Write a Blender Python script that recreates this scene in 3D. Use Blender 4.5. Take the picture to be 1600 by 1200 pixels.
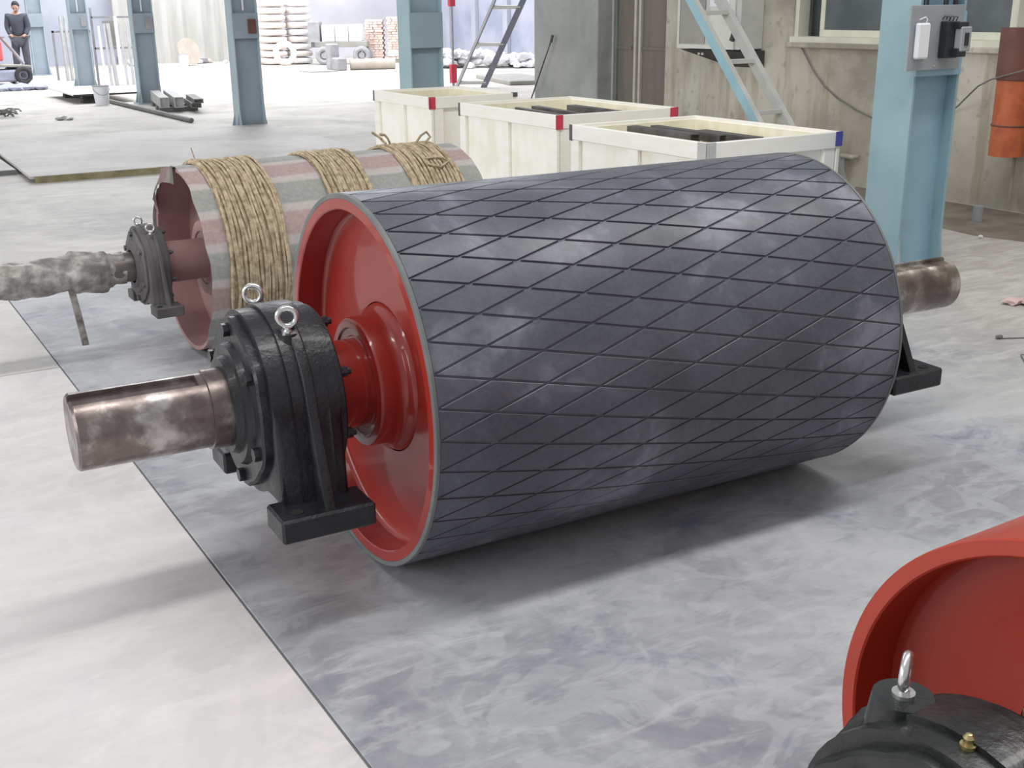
import bpy, bmesh, math, random
from mathutils import Vector, Matrix, Euler

for o in list(bpy.data.objects):
    bpy.data.objects.remove(o, do_unlink=True)
scene = bpy.context.scene
COL = scene.collection
PI = math.pi
R_ = math.radians
RNG = random.Random(7)

# ------------------------------------------------------------------ camera
cd = bpy.data.cameras.new('camera')
cam = bpy.data.objects.new('camera', cd)
COL.objects.link(cam)
right = Vector((0.855242, -0.518113, -0.010913))
up = Vector((0.1723, 0.264428, 0.948889))
fwd = Vector((0.488746, 0.813411, -0.315421))
m = Matrix((right, up, -fwd)).transposed().to_4x4()
m.translation = Vector((0, 0, 1.4483))
cam.matrix_world = m
cd.sensor_width = 36.0
cd.lens = 36.0 * 1777.6 / 1600.0
cd.clip_start = 0.05
cd.clip_end = 300
scene.camera = cam

# ------------------------------------------------------------------ light
world = bpy.data.worlds.new('world')
scene.world = world
world.use_nodes = True
bgn = world.node_tree.nodes['Background']
bgn.inputs['Color'].default_value = (0.95, 0.97, 1.0, 1)
bgn.inputs['Strength'].default_value = 0.5


def area(name, loc, size, power, color=(1, 1, 1), rot=(0, 0, 0)):
    ld = bpy.data.lights.new(name, 'AREA')
    ld.shape = 'RECTANGLE'
    ld.size, ld.size_y = size
    ld.energy = power
    ld.color = color
    o = bpy.data.objects.new(name, ld)
    o.location = loc
    o.rotation_euler = rot
    COL.objects.link(o)
    return o


area('skylight_strip', (3.0, 1.75, 7.0), (12, 0.7), 430, (1.0, 0.985, 0.96))
area('skylight_back', (8.5, 26.5, 7.0), (14, 13), 2900, (0.97, 0.98, 1.0))
area('window_band_left', (-9.0, 8.0, 3.2), (3.2, 16), 800, (1.0, 0.985, 0.97), (0, -PI / 2, 0))  # unseen side light added to brighten surfaces facing left

scene.view_settings.view_transform = 'Standard'
scene.view_settings.look = 'None'
scene.view_settings.exposure = 0.0
scene.view_settings.gamma = 1.0
scene.view_settings.use_curve_mapping = False


# ------------------------------------------------------------------ helpers
def lin(c):
    return tuple(((x / 255.0) / 12.92 if x / 255.0 <= 0.04045 else ((x / 255.0 + 0.055) / 1.055) ** 2.4) for x in c) + (1.0,)


def node_mat(name):
    mt = bpy.data.materials.new(name)
    mt.use_nodes = True
    nt = mt.node_tree
    return mt, nt, nt.nodes['Principled BSDF']


def N(nt, typ, **kw):
    n = nt.nodes.new(typ)
    for k, v in kw.items():
        if k in n.inputs:
            n.inputs[k].default_value = v
        else:
            setattr(n, k, v)
    return n


def pos_node(nt, scale=(1, 1, 1), rot=(0, 0, 0)):
    g = nt.nodes.new('ShaderNodeNewGeometry')
    mp = nt.nodes.new('ShaderNodeMapping')
    mp.inputs['Scale'].default_value = scale
    mp.inputs['Rotation'].default_value = rot
    nt.links.new(g.outputs['Position'], mp.inputs['Vector'])
    return mp.outputs['Vector']


def noise(nt, vec, scale, detail=4, rough=0.55, dist=0.0):
    n = nt.nodes.new('ShaderNodeTexNoise')
    n.inputs['Scale'].default_value = scale
    n.inputs['Detail'].default_value = detail
    n.inputs['Roughness'].default_value = rough
    n.inputs['Distortion'].default_value = dist
    nt.links.new(vec, n.inputs['Vector'])
    return n.outputs['Fac']


def ramp(nt, fac, stops, interp='LINEAR'):
    r = nt.nodes.new('ShaderNodeValToRGB')
    r.color_ramp.interpolation = interp
    el = r.color_ramp.elements
    while len(el) > 1:
        el.remove(el[-1])
    el[0].position, el[0].color = stops[0]
    for p, c in stops[1:]:
        e = el.new(p)
        e.color = c
    nt.links.new(fac, r.inputs['Fac'])
    return r.outputs['Color']


def mix(nt, fac, a, b, mode='MIX'):
    n = nt.nodes.new('ShaderNodeMix')
    n.data_type = 'RGBA'
    n.blend_type = mode
    for sock, v in ((n.inputs[0], fac), (n.inputs[6], a), (n.inputs[7], b)):
        if isinstance(v, (int, float)):
            sock.default_value = v
        elif isinstance(v, tuple):
            sock.default_value = v
        else:
            nt.links.new(v, sock)
    return n.outputs[2]


def mk(name, c1, c2=None, scale=6.0, rough=0.5, rough2=None, metal=0.0, bump=0.0, bscale=None, coat=0.0,
       contrast=(0.38, 0.62), detail=4, c3=None, stretch=(1, 1, 1), spec=None, trans=0.0):
    """procedural material: two or three tones mixed by noise, varying gloss, optional bump"""
    mt, nt, b = node_mat(name)
    a = lin(c1)
    if c2 is None:
        c2 = tuple(min(255, x * 1.06) for x in c1)
    v = pos_node(nt, stretch)
    f = noise(nt, v, scale, detail)
    st = [(contrast[0], a), (contrast[1], lin(c2))]
    if c3:
        st = [(contrast[0], a), ((contrast[0] + contrast[1]) / 2, lin(c2)), (contrast[1], lin(c3))]
    col = ramp(nt, f, st)
    nt.links.new(col, b.inputs['Base Color'])
    b.inputs['Metallic'].default_value = metal
    if rough2 is not None:
        f2 = noise(nt, v, scale * 1.7, 3)
        rr = ramp(nt, f2, [(0.35, (rough,) * 3 + (1,)), (0.65, (rough2,) * 3 + (1,))])
        nt.links.new(rr, b.inputs['Roughness'])
    else:
        b.inputs['Roughness'].default_value = rough
    if coat:
        b.inputs['Coat Weight'].default_value = coat
        b.inputs['Coat Roughness'].default_value = 0.06
    if spec is not None:
        b.inputs['Specular IOR Level'].default_value = spec
    if bump:
        f3 = noise(nt, pos_node(nt), bscale or scale * 6, 3)
        bn = N(nt, 'ShaderNodeBump')
        bn.inputs['Strength'].default_value = bump
        bn.inputs['Distance'].default_value = 0.004
        nt.links.new(f3, bn.inputs['Height'])
        nt.links.new(bn.outputs['Normal'], b.inputs['Normal'])
    return mt


def tag(o, label=None, cat=None, group=None, kind=None):
    if label:
        o['label'] = label
    if cat:
        o['category'] = cat
    if group:
        o['group'] = group
    if kind:
        o['kind'] = kind
    return o


def empty(name, loc=(0, 0, 0), rz=0.0, label=None, cat=None, group=None):
    o = bpy.data.objects.new(name, None)
    o.location = loc
    o.rotation_euler = (0, 0, rz)
    o.empty_display_size = 0.1
    COL.objects.link(o)
    tag(o, label, cat, group)
    return o


def link(name, me, mat=None, parent=None, loc=(0, 0, 0), rot=(0, 0, 0)):
    o = bpy.data.objects.new(name, me)
    if mat is not None and len(me.materials) == 0:
        me.materials.append(mat)
    o.location = loc
    o.rotation_euler = rot
    COL.objects.link(o)
    if parent is not None:
        o.parent = parent
    return o


def obj(name, bm, mat, parent=None, smooth=False, loc=(0, 0, 0), rot=(0, 0, 0), angle=35):
    bmesh.ops.recalc_face_normals(bm, faces=bm.faces)
    if smooth:
        ca = math.cos(R_(angle))
        for f in bm.faces:
            f.smooth = True
        for e in bm.edges:
            if len(e.link_faces) == 2:
                if e.link_faces[0].normal.dot(e.link_faces[1].normal) < ca:
                    e.smooth = False
    me = bpy.data.meshes.new(name)
    bm.to_mesh(me)
    bm.free()
    return link(name, me, mat, parent, loc, rot)


def bx(bm, lo, hi, bev=0.0, rot=None, piv=None):
    g = bmesh.ops.create_cube(bm, size=1.0)
    vs = g['verts']
    c = [(lo[i] + hi[i]) / 2 for i in range(3)]
    s = [abs(hi[i] - lo[i]) for i in range(3)]
    for v in vs:
        v.co = Vector((v.co.x * s[0], v.co.y * s[1], v.co.z * s[2]))
    if bev > 0:
        es = list({e for v in vs for e in v.link_edges})
        r = bmesh.ops.bevel(bm, geom=es, offset=bev, segments=1, affect='EDGES', profile=0.5)
        vs = list({v for f in r['faces'] for v in f.verts} | {v for v in vs if v.is_valid})
    mt = Matrix.Translation(Vector(c))
    if rot is not None:
        p = Vector(piv) if piv is not None else Vector(c)
        mt = Matrix.Translation(p) @ Euler(rot).to_matrix().to_4x4() @ Matrix.Translation(-p) @ mt
    bmesh.ops.transform(bm, matrix=mt, verts=vs)
    return vs


def box_obj(name, lo, hi, mat, parent=None, bev=0.0, rot=None, piv=None):
    bm = bmesh.new()
    bx(bm, lo, hi, bev, rot, piv)
    return obj(name, bm, mat, parent)


def revolve(bm, prof, seg=64, closed=False, rf=None):
    """profile [(x, r)] about the X axis"""
    rings = []
    for (x, r) in prof:
        if r <= 1e-6:
            rings.append([bm.verts.new((x, 0, 0))])
        else:
            rings.append([bm.verts.new((x, -r * math.sin(2 * PI * k / seg), r * math.cos(2 * PI * k / seg))) for k in range(seg)])
    n = len(rings)
    for i in range(n if closed else n - 1):
        a, b = rings[i], rings[(i + 1) % n]
        for k in range(seg):
            k2 = (k + 1) % seg
            if len(a) == 1 and len(b) == 1:
                continue
            if len(a) == 1:
                bm.faces.new((a[0], b[k], b[k2]))
            elif len(b) == 1:
                bm.faces.new((a[k], b[0], a[k2]))
            else:
                bm.faces.new((a[k], b[k], b[k2], a[k2]))
    return [v for r in rings for v in r]


def tube(bm, pts, r, seg=8, cap=True):
    pts = [Vector(p) for p in pts]
    rings = []
    t0 = (pts[1] - pts[0]).normalized()
    ref = Vector((0, 0, 1)) if abs(t0.z) < 0.9 else Vector((1, 0, 0))
    nrm = t0.cross(ref).normalized()
    for i, p in enumerate(pts):
        if i == 0:
            t = pts[1] - pts[0]
        elif i == len(pts) - 1:
            t = pts[-1] - pts[-2]
        else:
            t = pts[i + 1] - pts[i - 1]
        t.normalize()
        nrm = (nrm - t * nrm.dot(t)).normalized()
        bn = t.cross(nrm)
        rr = r[i] if isinstance(r, (list, tuple)) else r
        rings.append([bm.verts.new(p + rr * (math.cos(2 * PI * k / seg) * nrm + math.sin(2 * PI * k / seg) * bn)) for k in range(seg)])
    for a, b in zip(rings, rings[1:]):
        for k in range(seg):
            bm.faces.new((a[k], a[(k + 1) % seg], b[(k + 1) % seg], b[k]))
    if cap:
        bm.faces.new(rings[0][::-1])
        bm.faces.new(rings[-1])


def prism(bm, poly, x0, x1, bev=0.0):
    """polygon in (y, z) extruded along X"""
    a = [bm.verts.new((x0, y, z)) for y, z in poly]
    b = [bm.verts.new((x1, y, z)) for y, z in poly]
    f1 = bm.faces.new(a)
    f2 = bm.faces.new(b[::-1])
    n = len(poly)
    for i in range(n):
        bm.faces.new((a[i], b[i], b[(i + 1) % n], a[(i + 1) % n]))
    if bev:
        es = list(f1.edges) + list(f2.edges)
        bmesh.ops.bevel(bm, geom=es, offset=bev, segments=2, affect='EDGES', profile=0.5)


def torus(bm, R, r, seg=28, sub=10, mt=None):
    rings = []
    for i in range(seg):
        a = 2 * PI * i / seg
        ring = []
        for j in range(sub):
            b = 2 * PI * j / sub
            p = Vector(((r * math.sin(b)), (R + r * math.cos(b)) * math.cos(a), (R + r * math.cos(b)) * math.sin(a)))
            ring.append(bm.verts.new(mt @ p if mt else p))
        rings.append(ring)
    for i in range(seg):
        a, b = rings[i], rings[(i + 1) % seg]
        for j in range(sub):
            bm.faces.new((a[j], b[j], b[(j + 1) % sub], a[(j + 1) % sub]))


def cyl(bm, p0, p1, r, seg=16, r2=None):
    tube(bm, [p0, p1], [r, r if r2 is None else r2], seg)


def rock(bm, c, s, rng, sub=1):
    g = bmesh.ops.create_icosphere(bm, subdivisions=sub, radius=1.0)
    for v in g['verts']:
        k = 1 + rng.uniform(-0.25, 0.25)
        v.co = Vector((c[0] + v.co.x * s[0] * k, c[1] + v.co.y * s[1] * k, max(c[2] - s[2], c[2] + v.co.z * s[2] * k)))


# ------------------------------------------------------------------ materials
M = {}
M['red'] = mk('red_gloss_paint', (154, 42, 34), (162, 48, 40), 3, 0.32, 0.38, coat=0.6)
M['red3'] = mk('red_gloss_paint_bright', (164, 50, 30), (172, 56, 36), 3, 0.42, 0.45, coat=0.15)
M['red_dusty'] = mk('red_dusty_paint', (158, 124, 124), (172, 140, 138), 5, 0.7, 0.85)
M['black_cast'] = mk('black_cast_paint', (20, 21, 26), (34, 36, 44), 9, 0.32, 0.48, bump=0.5, bscale=70, coat=0.1)
M['black_cast2'] = mk('black_green_cast_paint', (22, 26, 25), (38, 42, 42), 9, 0.28, 0.42, bump=0.35, bscale=60, coat=0.15)
M['grey_cast'] = mk('dusty_grey_cast_paint', (80, 77, 78), (98, 95, 96), 8, 0.6, 0.75, bump=0.3, bscale=60)
M['steel_shaft'] = mk('machined_steel', (110, 98, 96), (138, 128, 124), 9, 0.2, 0.42, metal=0.8, c3=(206, 202, 198), bump=0.15, bscale=26, contrast=(0.4, 0.68), detail=7)
M['steel_collar'] = mk('dull_steel', (104, 98, 94), (132, 126, 120), 9, 0.4, 0.55, metal=0.7)
M['chrome'] = mk('zinc_plated_steel', (206, 206, 206), (225, 225, 225), 9, 0.22, 0.3, metal=0.9)
M['hole'] = mk('dark_recess', (18, 18, 19), (24, 24, 25), 6, 0.8)  # shade inside a hole, given as a flat dark colour
M['brass'] = mk('brass_fitting', (190, 176, 130), (210, 196, 150), 9, 0.3, metal=0.9)


def rubber_material():
    mt, nt, b = node_mat('black_rubber')
    v = pos_node(nt)
    f = noise(nt, v, 3.2, 6, 0.6, 0.4)
    col = ramp(nt, f, [(0.42, lin((78, 82, 91))), (0.56, lin((93, 97, 107))), (0.68, lin((136, 139, 149)))])
    g = noise(nt, v, 90, 2)
    col = mix(nt, 0.14, col, ramp(nt, g, [(0.3, lin((40, 42, 46))), (0.7, lin((110, 112, 118)))]))
    nt.links.new(col, b.inputs['Base Color'])
    f2 = noise(nt, v, 5.5, 4)
    nt.links.new(ramp(nt, f2, [(0.4, (0.36,) * 3 + (1,)), (0.65, (0.52,) * 3 + (1,))]), b.inputs['Roughness'])
    return mt


M['rubber'] = rubber_material()
M['rubber_groove'] = mk('rubber_groove', (88, 92, 102), (98, 102, 112), 12, 0.55, 0.65)
M['rubber_edge'] = mk('rubber_end_band', (104, 107, 108), (118, 120, 120), 8, 0.55)


def floor_material(name, base, light, dark, blue, amt=1.0, rough=0.5, ang=0.5, fade=None, curd=0.22):
    mt, nt, b = node_mat(name)
    v = pos_node(nt)
    vs = pos_node(nt, (1.0, 3.4, 1), (0, 0, ang))
    big = noise(nt, v, 0.9, 6, 0.62, 0.8)
    col = ramp(nt, big, [(0.36, lin(dark)), (0.5, lin(base)), (0.64, lin(light))])
    sm = noise(nt, vs, 3.2, 8, 0.66, 1.5)
    col = mix(nt, ramp(nt, sm, [(0.5, (0, 0, 0, 1)), (0.68, (0.55 * amt,) * 3 + (1,))]), col, lin(light))
    bl = noise(nt, v, 2.4, 7, 0.7, 1.0)
    col = mix(nt, ramp(nt, bl, [(0.56, (0, 0, 0, 1)), (0.68, (0.6 * amt,) * 3 + (1,))]), col, lin(blue))
    sc = noise(nt, pos_node(nt, (1, 9, 1), (0, 0, ang + 1.1)), 5, 5, 0.6, 2.2)
    col = mix(nt, ramp(nt, sc, [(0.6, (0, 0, 0, 1)), (0.7, (0.35 * amt,) * 3 + (1,))]), col, lin(dark))
    cu = noise(nt, v, 5.5, 4, 0.55, 1.2)
    col = mix(nt, ramp(nt, cu, [(0.5, (0, 0, 0, 1)), (0.56, (curd,) * 3 + (1,))]), col, lin(light))
    cu2 = noise(nt, v, 8.0, 5, 0.6, 0.8)
    col = mix(nt, ramp(nt, cu2, [(0.58, (0, 0, 0, 1)), (0.64, (curd * 0.55,) * 3 + (1,))]), col, lin(dark))
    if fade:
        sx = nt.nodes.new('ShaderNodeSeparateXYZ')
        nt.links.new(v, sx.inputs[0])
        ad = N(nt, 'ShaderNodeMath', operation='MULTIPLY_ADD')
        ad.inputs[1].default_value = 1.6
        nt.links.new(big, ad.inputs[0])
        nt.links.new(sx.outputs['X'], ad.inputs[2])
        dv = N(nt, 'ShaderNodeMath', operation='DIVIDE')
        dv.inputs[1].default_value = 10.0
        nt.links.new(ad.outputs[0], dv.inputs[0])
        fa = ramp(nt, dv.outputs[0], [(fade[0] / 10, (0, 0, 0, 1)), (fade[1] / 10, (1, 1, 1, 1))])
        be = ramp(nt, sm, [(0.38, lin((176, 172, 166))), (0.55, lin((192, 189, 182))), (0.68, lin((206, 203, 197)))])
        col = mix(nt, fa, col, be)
    fi = noise(nt, v, 45, 4, 0.7)
    col = mix(nt, 0.10, col, ramp(nt, fi, [(0.3, lin(dark)), (0.7, lin(light))]))
    nt.links.new(col, b.inputs['Base Color'])
    nt.links.new(ramp(nt, sm, [(0.4, (rough,) * 3 + (1,)), (0.7, (rough + 0.22,) * 3 + (1,))]), b.inputs['Roughness'])
    b.inputs['Specular IOR Level'].default_value = 0.35
    return mt


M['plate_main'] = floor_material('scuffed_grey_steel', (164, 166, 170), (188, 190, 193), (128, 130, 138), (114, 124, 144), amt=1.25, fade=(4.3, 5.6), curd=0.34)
M['plate_left'] = floor_material('pale_scuffed_steel', (210, 206, 206), (226, 222, 222), (190, 187, 187), (202, 203, 207), 0.8, 0.55)
M['plate_far'] = floor_material('pale_grey_steel', (194, 191, 186), (212, 209, 204), (172, 170, 168), (184, 186, 188), 0.8, 0.5, 2.0)
M['concrete_floor'] = floor_material('pale_concrete_floor', (190, 186, 178), (208, 205, 198), (164, 161, 155), (176, 178, 180), 0.8, 0.55)
M['wet'] = mk('damp_concrete', (112, 104, 96), (134, 126, 116), 4, 0.45, 0.6)
M['edge_rust'] = mk('rusty_plate_edge', (120, 112, 84), (150, 142, 110), 8, 0.7)  # yellow-brown tone of the sheet's front edge strip
M['gap'] = mk('dark_gap', (104, 104, 106), (116, 116, 118), 6, 0.8)
M['blue_paint'] = mk('light_blue_column_paint', (136, 166, 176), (146, 174, 184), 4, 0.35, 0.45)
M['blue_web'] = mk('sky_blue_column_paint', (138, 172, 190), (148, 182, 200), 4, 0.35, 0.45)
M['dust_teal'] = mk('dusty_teal_column_paint', (158, 186, 194), (166, 192, 200), 4, 0.5)  # teal greyed to stand in for haze, lighter on the lit flanges
M['dust_teal2'] = mk('dusty_grey_teal_paint', (146, 166, 178), (154, 174, 184), 4, 0.5)  # same hazed paint, darker for webs and battens in shade
M['far_teal'] = mk('pale_dusty_teal_paint', (162, 182, 190), (170, 188, 196), 4, 0.5)  # far columns paled in place of haze; tone of the lit flanges
M['far_teal2'] = mk('pale_grey_teal_paint', (146, 160, 172), (156, 168, 180), 4, 0.5)  # far hazed copy, darkened for shaded webs and battens
M['blue_shade'] = mk('grey_teal_column_paint', (104, 134, 146), (116, 146, 158), 4, 0.4, 0.5)
M['pale_teal'] = mk('pale_teal_paint', (150, 164, 170), (166, 178, 182), 4, 0.45)
M['grey_plate'] = mk('grey_painted_plate', (148, 153, 158), (158, 162, 167), 5, 0.45)
M['cream_wood'] = mk('white_washed_wood', (246, 243, 234), (250, 248, 242), 5, 0.6, 0.7, stretch=(1, 1, 5), bump=0.1)
M['cream_ply'] = mk('pale_plywood', (243, 240, 224), (250, 248, 238), 3, 0.6, 0.7, c3=(253, 252, 246), stretch=(2, 2, 1))
M['yellow_ply'] = mk('raw_yellow_plywood', (238, 231, 204), (248, 243, 224), 5, 0.65, stretch=(2, 2, 1))
M['red_tip'] = mk('red_tip_paint', (190, 52, 74), (204, 66, 86), 9, 0.5)
M['blue_tip'] = mk('blue_tip_paint', (76, 78, 158), (88, 90, 170), 9, 0.5)
M['dark_tip'] = mk('dark_tip_paint', (84, 86, 84), (98, 100, 98), 9, 0.6)
M['grey_tip'] = mk('grey_tin_strip', (188, 188, 186), (198, 198, 196), 9, 0.5)
M['dark_steel'] = mk('dark_channel_steel', (82, 80, 80), (104, 102, 102), 8, 0.5, metal=0.3)


def wall_material(name, base, light, dark, stain):
    mt, nt, b = node_mat(name)
    v = pos_node(nt)
    col = ramp(nt, noise(nt, v, 0.8, 6, 0.6, 0.5), [(0.38, lin(dark)), (0.52, lin(base)), (0.66, lin(light))])
    dr = noise(nt, pos_node(nt, (3, 3, 0.35)), 2.2, 6, 0.6)
    col = mix(nt, ramp(nt, dr, [(0.5, (0, 0, 0, 1)), (0.64, (0.7,) * 3 + (1,))]), col, lin(stain))
    sp = noise(nt, v, 9, 3, 0.6)
    col = mix(nt, ramp(nt, sp, [(0.6, (0, 0, 0, 1)), (0.7, (0.65,) * 3 + (1,))]), col, lin(dark))
    nt.links.new(col, b.inputs['Base Color'])
    b.inputs['Roughness'].default_value = 0.8
    return mt


M['wall'] = wall_material('worn_cement_plaster', (186, 181, 168), (200, 196, 184), (150, 145, 134), (160, 150, 130))
M['pier'] = wall_material('grey_cement_pier', (166, 170, 166), (182, 184, 180), (148, 152, 148), (172, 172, 164))
M['window_cream'] = mk('cream_window_frame', (214, 214, 196), (224, 224, 208), 6, 0.5)
M['glass'] = mk('dark_dusty_glass', (84, 92, 96), (100, 108, 110), 3, 0.18, 0.3, spec=0.5)
M['door_brown'] = mk('grey_brown_door_paint', (116, 109, 102), (126, 118, 110), 3, 0.5, stretch=(4, 4, 0.5))
M['door_post'] = mk('pale_door_frame', (188, 184, 176), (200, 196, 188), 6, 0.5)
M['jamb'] = mk('dark_green_grey_jamb', (108, 118, 114), (120, 130, 126), 4, 0.6)
M['cab'] = mk('grey_cabinet_paint', (196, 198, 194), (206, 208, 204), 5, 0.45)
M['cab_in'] = mk('cabinet_back_panel', (148, 147, 142), (162, 160, 154), 3, 0.5)
M['cab_edge'] = mk('cabinet_edge_paint', (212, 214, 206), (220, 222, 214), 5, 0.5)
M['dark_iron'] = mk('dark_iron', (54, 54, 52), (66, 66, 64), 9, 0.6)
M['black_plastic'] = mk('black_plastic', (34, 38, 44), (42, 46, 52), 9, 0.4)
M['white_plastic'] = mk('white_plastic', (226, 230, 236), (236, 238, 242), 6, 0.35)
M['orange'] = mk('faded_orange_paint', (176, 88, 48), (192, 102, 60), 5, 0.5, c3=(172, 84, 52))
M['maroon'] = mk('dark_maroon_paint', (98, 62, 54), (112, 72, 62), 5, 0.6)
M['lad_blue'] = mk('light_blue_ladder_paint', (148, 188, 202), (160, 196, 208), 5, 0.45)
M['lad_grey'] = mk('grey_ladder_steel', (192, 193, 190), (204, 204, 200), 5, 0.5)
M['lad_dark'] = mk('dark_grey_ladder_steel', (112, 114, 126), (124, 126, 138), 5, 0.5)
M['purple_sheet'] = mk('lilac_grey_sheet', (150, 155, 176), (168, 172, 190), 0.7, 0.6, c3=(178, 180, 196))
M['beige_sheet'] = mk('beige_curtain_sheet', (226, 225, 220), (238, 237, 234), 0.9, 0.6, stretch=(4, 4, 0.6))  # lightened so the curtain looks washed out by haze
M['bluegrey_sheet'] = mk('blue_grey_sheet', (160, 164, 178), (174, 178, 192), 0.8, 0.6)
M['pink_bag'] = mk('pale_pink_sacking', (232, 220, 216), (240, 230, 226), 5, 0.8)  # far sacks and bricks are paled here to stand in for haze
M['white_bag'] = mk('white_sacking', (236, 236, 238), (246, 246, 248), 4, 0.8)
M['brick'] = mk('pale_pink_brick', (222, 194, 184), (236, 216, 206), 5, 0.85)
M['mid_grey'] = mk('mid_grey_metal', (150, 150, 154), (168, 168, 172), 5, 0.6)
M['rubble'] = mk('white_rubble', (206, 206, 210), (228, 228, 232), 4, 0.85)
M['rope'] = mk('straw_rope', (150, 132, 106), (184, 166, 138), 40, 0.85, c3=(206, 190, 164), stretch=(1, 1, 1), bump=0.9, bscale=160, contrast=(0.32, 0.68))
M['tape'] = mk('wrinkled_plastic_film', (120, 115, 111), (150, 145, 141), 16, 0.35, 0.5, c3=(182, 178, 174), bump=0.9, bscale=45)
M['skin'] = mk('skin', (196, 160, 144), (204, 168, 152), 9, 0.6)
M['jacket'] = mk('dark_jacket_cloth', (72, 76, 88), (84, 88, 100), 6, 0.8)
M['trousers'] = mk('dark_grey_trousers', (84, 86, 96), (94, 96, 106), 6, 0.8)
M['hair'] = mk('black_hair', (40, 42, 46), (52, 54, 58), 12, 0.7)
M['shoe'] = mk('dark_shoe', (50, 50, 54), (60, 60, 64), 9, 0.6)
M['red_box'] = mk('faded_red_paint', (206, 98, 104), (214, 112, 116), 6, 0.5)
M['tarp'] = mk('blue_grey_tarp', (150, 154, 176), (170, 174, 194), 3, 0.7)
M['brown_disc'] = mk('dull_brown_board', (176, 166, 156), (190, 180, 170), 3, 0.7)
M['pink_rag'] = mk('pink_rag_cloth', (204, 176, 174), (216, 190, 188), 9, 0.9)
M['pipe_pale'] = mk('pale_galvanised_pipe', (196, 198, 202), (214, 214, 218), 5, 0.4, metal=0.3)
M['beam_top'] = mk('pale_grey_tube_steel', (172, 174, 172), (190, 192, 190), 5, 0.5)
M['beam_dark'] = mk('dark_grey_tube_steel', (104, 104, 102), (120, 120, 118), 5, 0.5)
M['wire'] = mk('thin_wire', (110, 108, 104), (124, 122, 118), 9, 0.5)


def cloth_material():
    mt, nt, b = node_mat('striped_woven_wrap')
    tc = nt.nodes.new('ShaderNodeTexCoord')
    sep = nt.nodes.new('ShaderNodeSeparateXYZ')
    nt.links.new(tc.outputs['Object'], sep.inputs[0])
    neg = N(nt, 'ShaderNodeMath', operation='MULTIPLY')
    neg.inputs[1].default_value = -1.0
    nt.links.new(sep.outputs['Y'], neg.inputs[0])
    at = N(nt, 'ShaderNodeMath', operation='ARCTAN2')
    nt.links.new(neg.outputs[0], at.inputs[0])
    nt.links.new(sep.outputs['Z'], at.inputs[1])
    # + wobble, scale to stripe period of 41 degrees, offset 57
    w = noise(nt, pos_node(nt), 3.0, 2)
    ma = N(nt, 'ShaderNodeMath', operation='MULTIPLY_ADD')
    ma.inputs[1].default_value = 180 / PI / 41.0
    ma.inputs[2].default_value = 10 - 57 / 41.0 - 0.05
    nt.links.new(at.outputs[0], ma.inputs[0])
    ad = N(nt, 'ShaderNodeMath', operation='MULTIPLY_ADD')
    ad.inputs[1].default_value = 0.1
    nt.links.new(w, ad.inputs[0])
    nt.links.new(ma.outputs[0], ad.inputs[2])
    fr = N(nt, 'ShaderNodeMath', operation='FRACT')
    nt.links.new(ad.outputs[0], fr.inputs[0])
    pk, pl, gr = lin((178, 146, 146)), lin((194, 187, 185)), lin((146, 152, 146))
    col = ramp(nt, fr.outputs[0], [(0.0, pk), (0.32, pk), (0.36, pl), (0.46, pl), (0.50, gr), (0.84, gr), (0.88, pl), (0.965, pl), (1.0, pk)])
    wv = noise(nt, pos_node(nt), 60, 4, 0.7)
    col = mix(nt, 0.35, col, ramp(nt, wv, [(0.3, lin((128, 120, 116))), (0.7, lin((188, 180, 176)))]))
    nt.links.new(col, b.inputs['Base Color'])
    b.inputs['Roughness'].default_value = 0.7
    return mt


M['cloth'] = cloth_material()

# ------------------------------------------------------------------ setting: floor
fl = box_obj('floor', (-14, -6, -0.12), (32, 40, -0.012), M['concrete_floor'])
tag(fl, kind='structure')


def slab(lo, hi, mat, z=0.0, t=0.011):
    return box_obj('floor_plate', (lo[0], lo[1], z - t), (hi[0], hi[1], z), mat, fl, 0.002)


slab((0.744, -4.0), (7.3, 7.2), M['plate_main'])
slab((-7.0, -4.0), (0.738, 4.985), M['plate_left'])
slab((-7.0, 4.995), (0.738, 10.2), M['plate_far'])
slab((0.744, 7.21), (7.3, 11.0), M['plate_far'])
slab((-14, 11.01), (32, 40), M['concrete_floor'])
slab((-14, 10.21), (0.738, 11.005), M['concrete_floor'])
slab((7.301, -4), (32, 11.005), M['concrete_floor'])
bm = bmesh.new()
bx(bm, (0.7378, -4.0, -0.0118), (0.7445, 11, -0.004))
g_ = obj('floor_joint', bm, M['gap'], fl)
# damp patch along the right wall: thin irregular sheet of wet floor
bm = bmesh.new()
pts = [(7.3, 6.6), (6.9, 6.3), (6.6, 5.9), (6.42, 5.4), (6.38, 5.0), (6.34, 4.7), (6.42, 4.4), (6.3, 4.0), (6.35, 3.4), (6.6, 3.0), (7.3, 2.9)]
vs = [bm.verts.new((x, y, 0.001)) for x, y in pts]
bm.faces.new(vs)
wp = obj('damp_patch', bm, M['wet'], fl)

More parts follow.
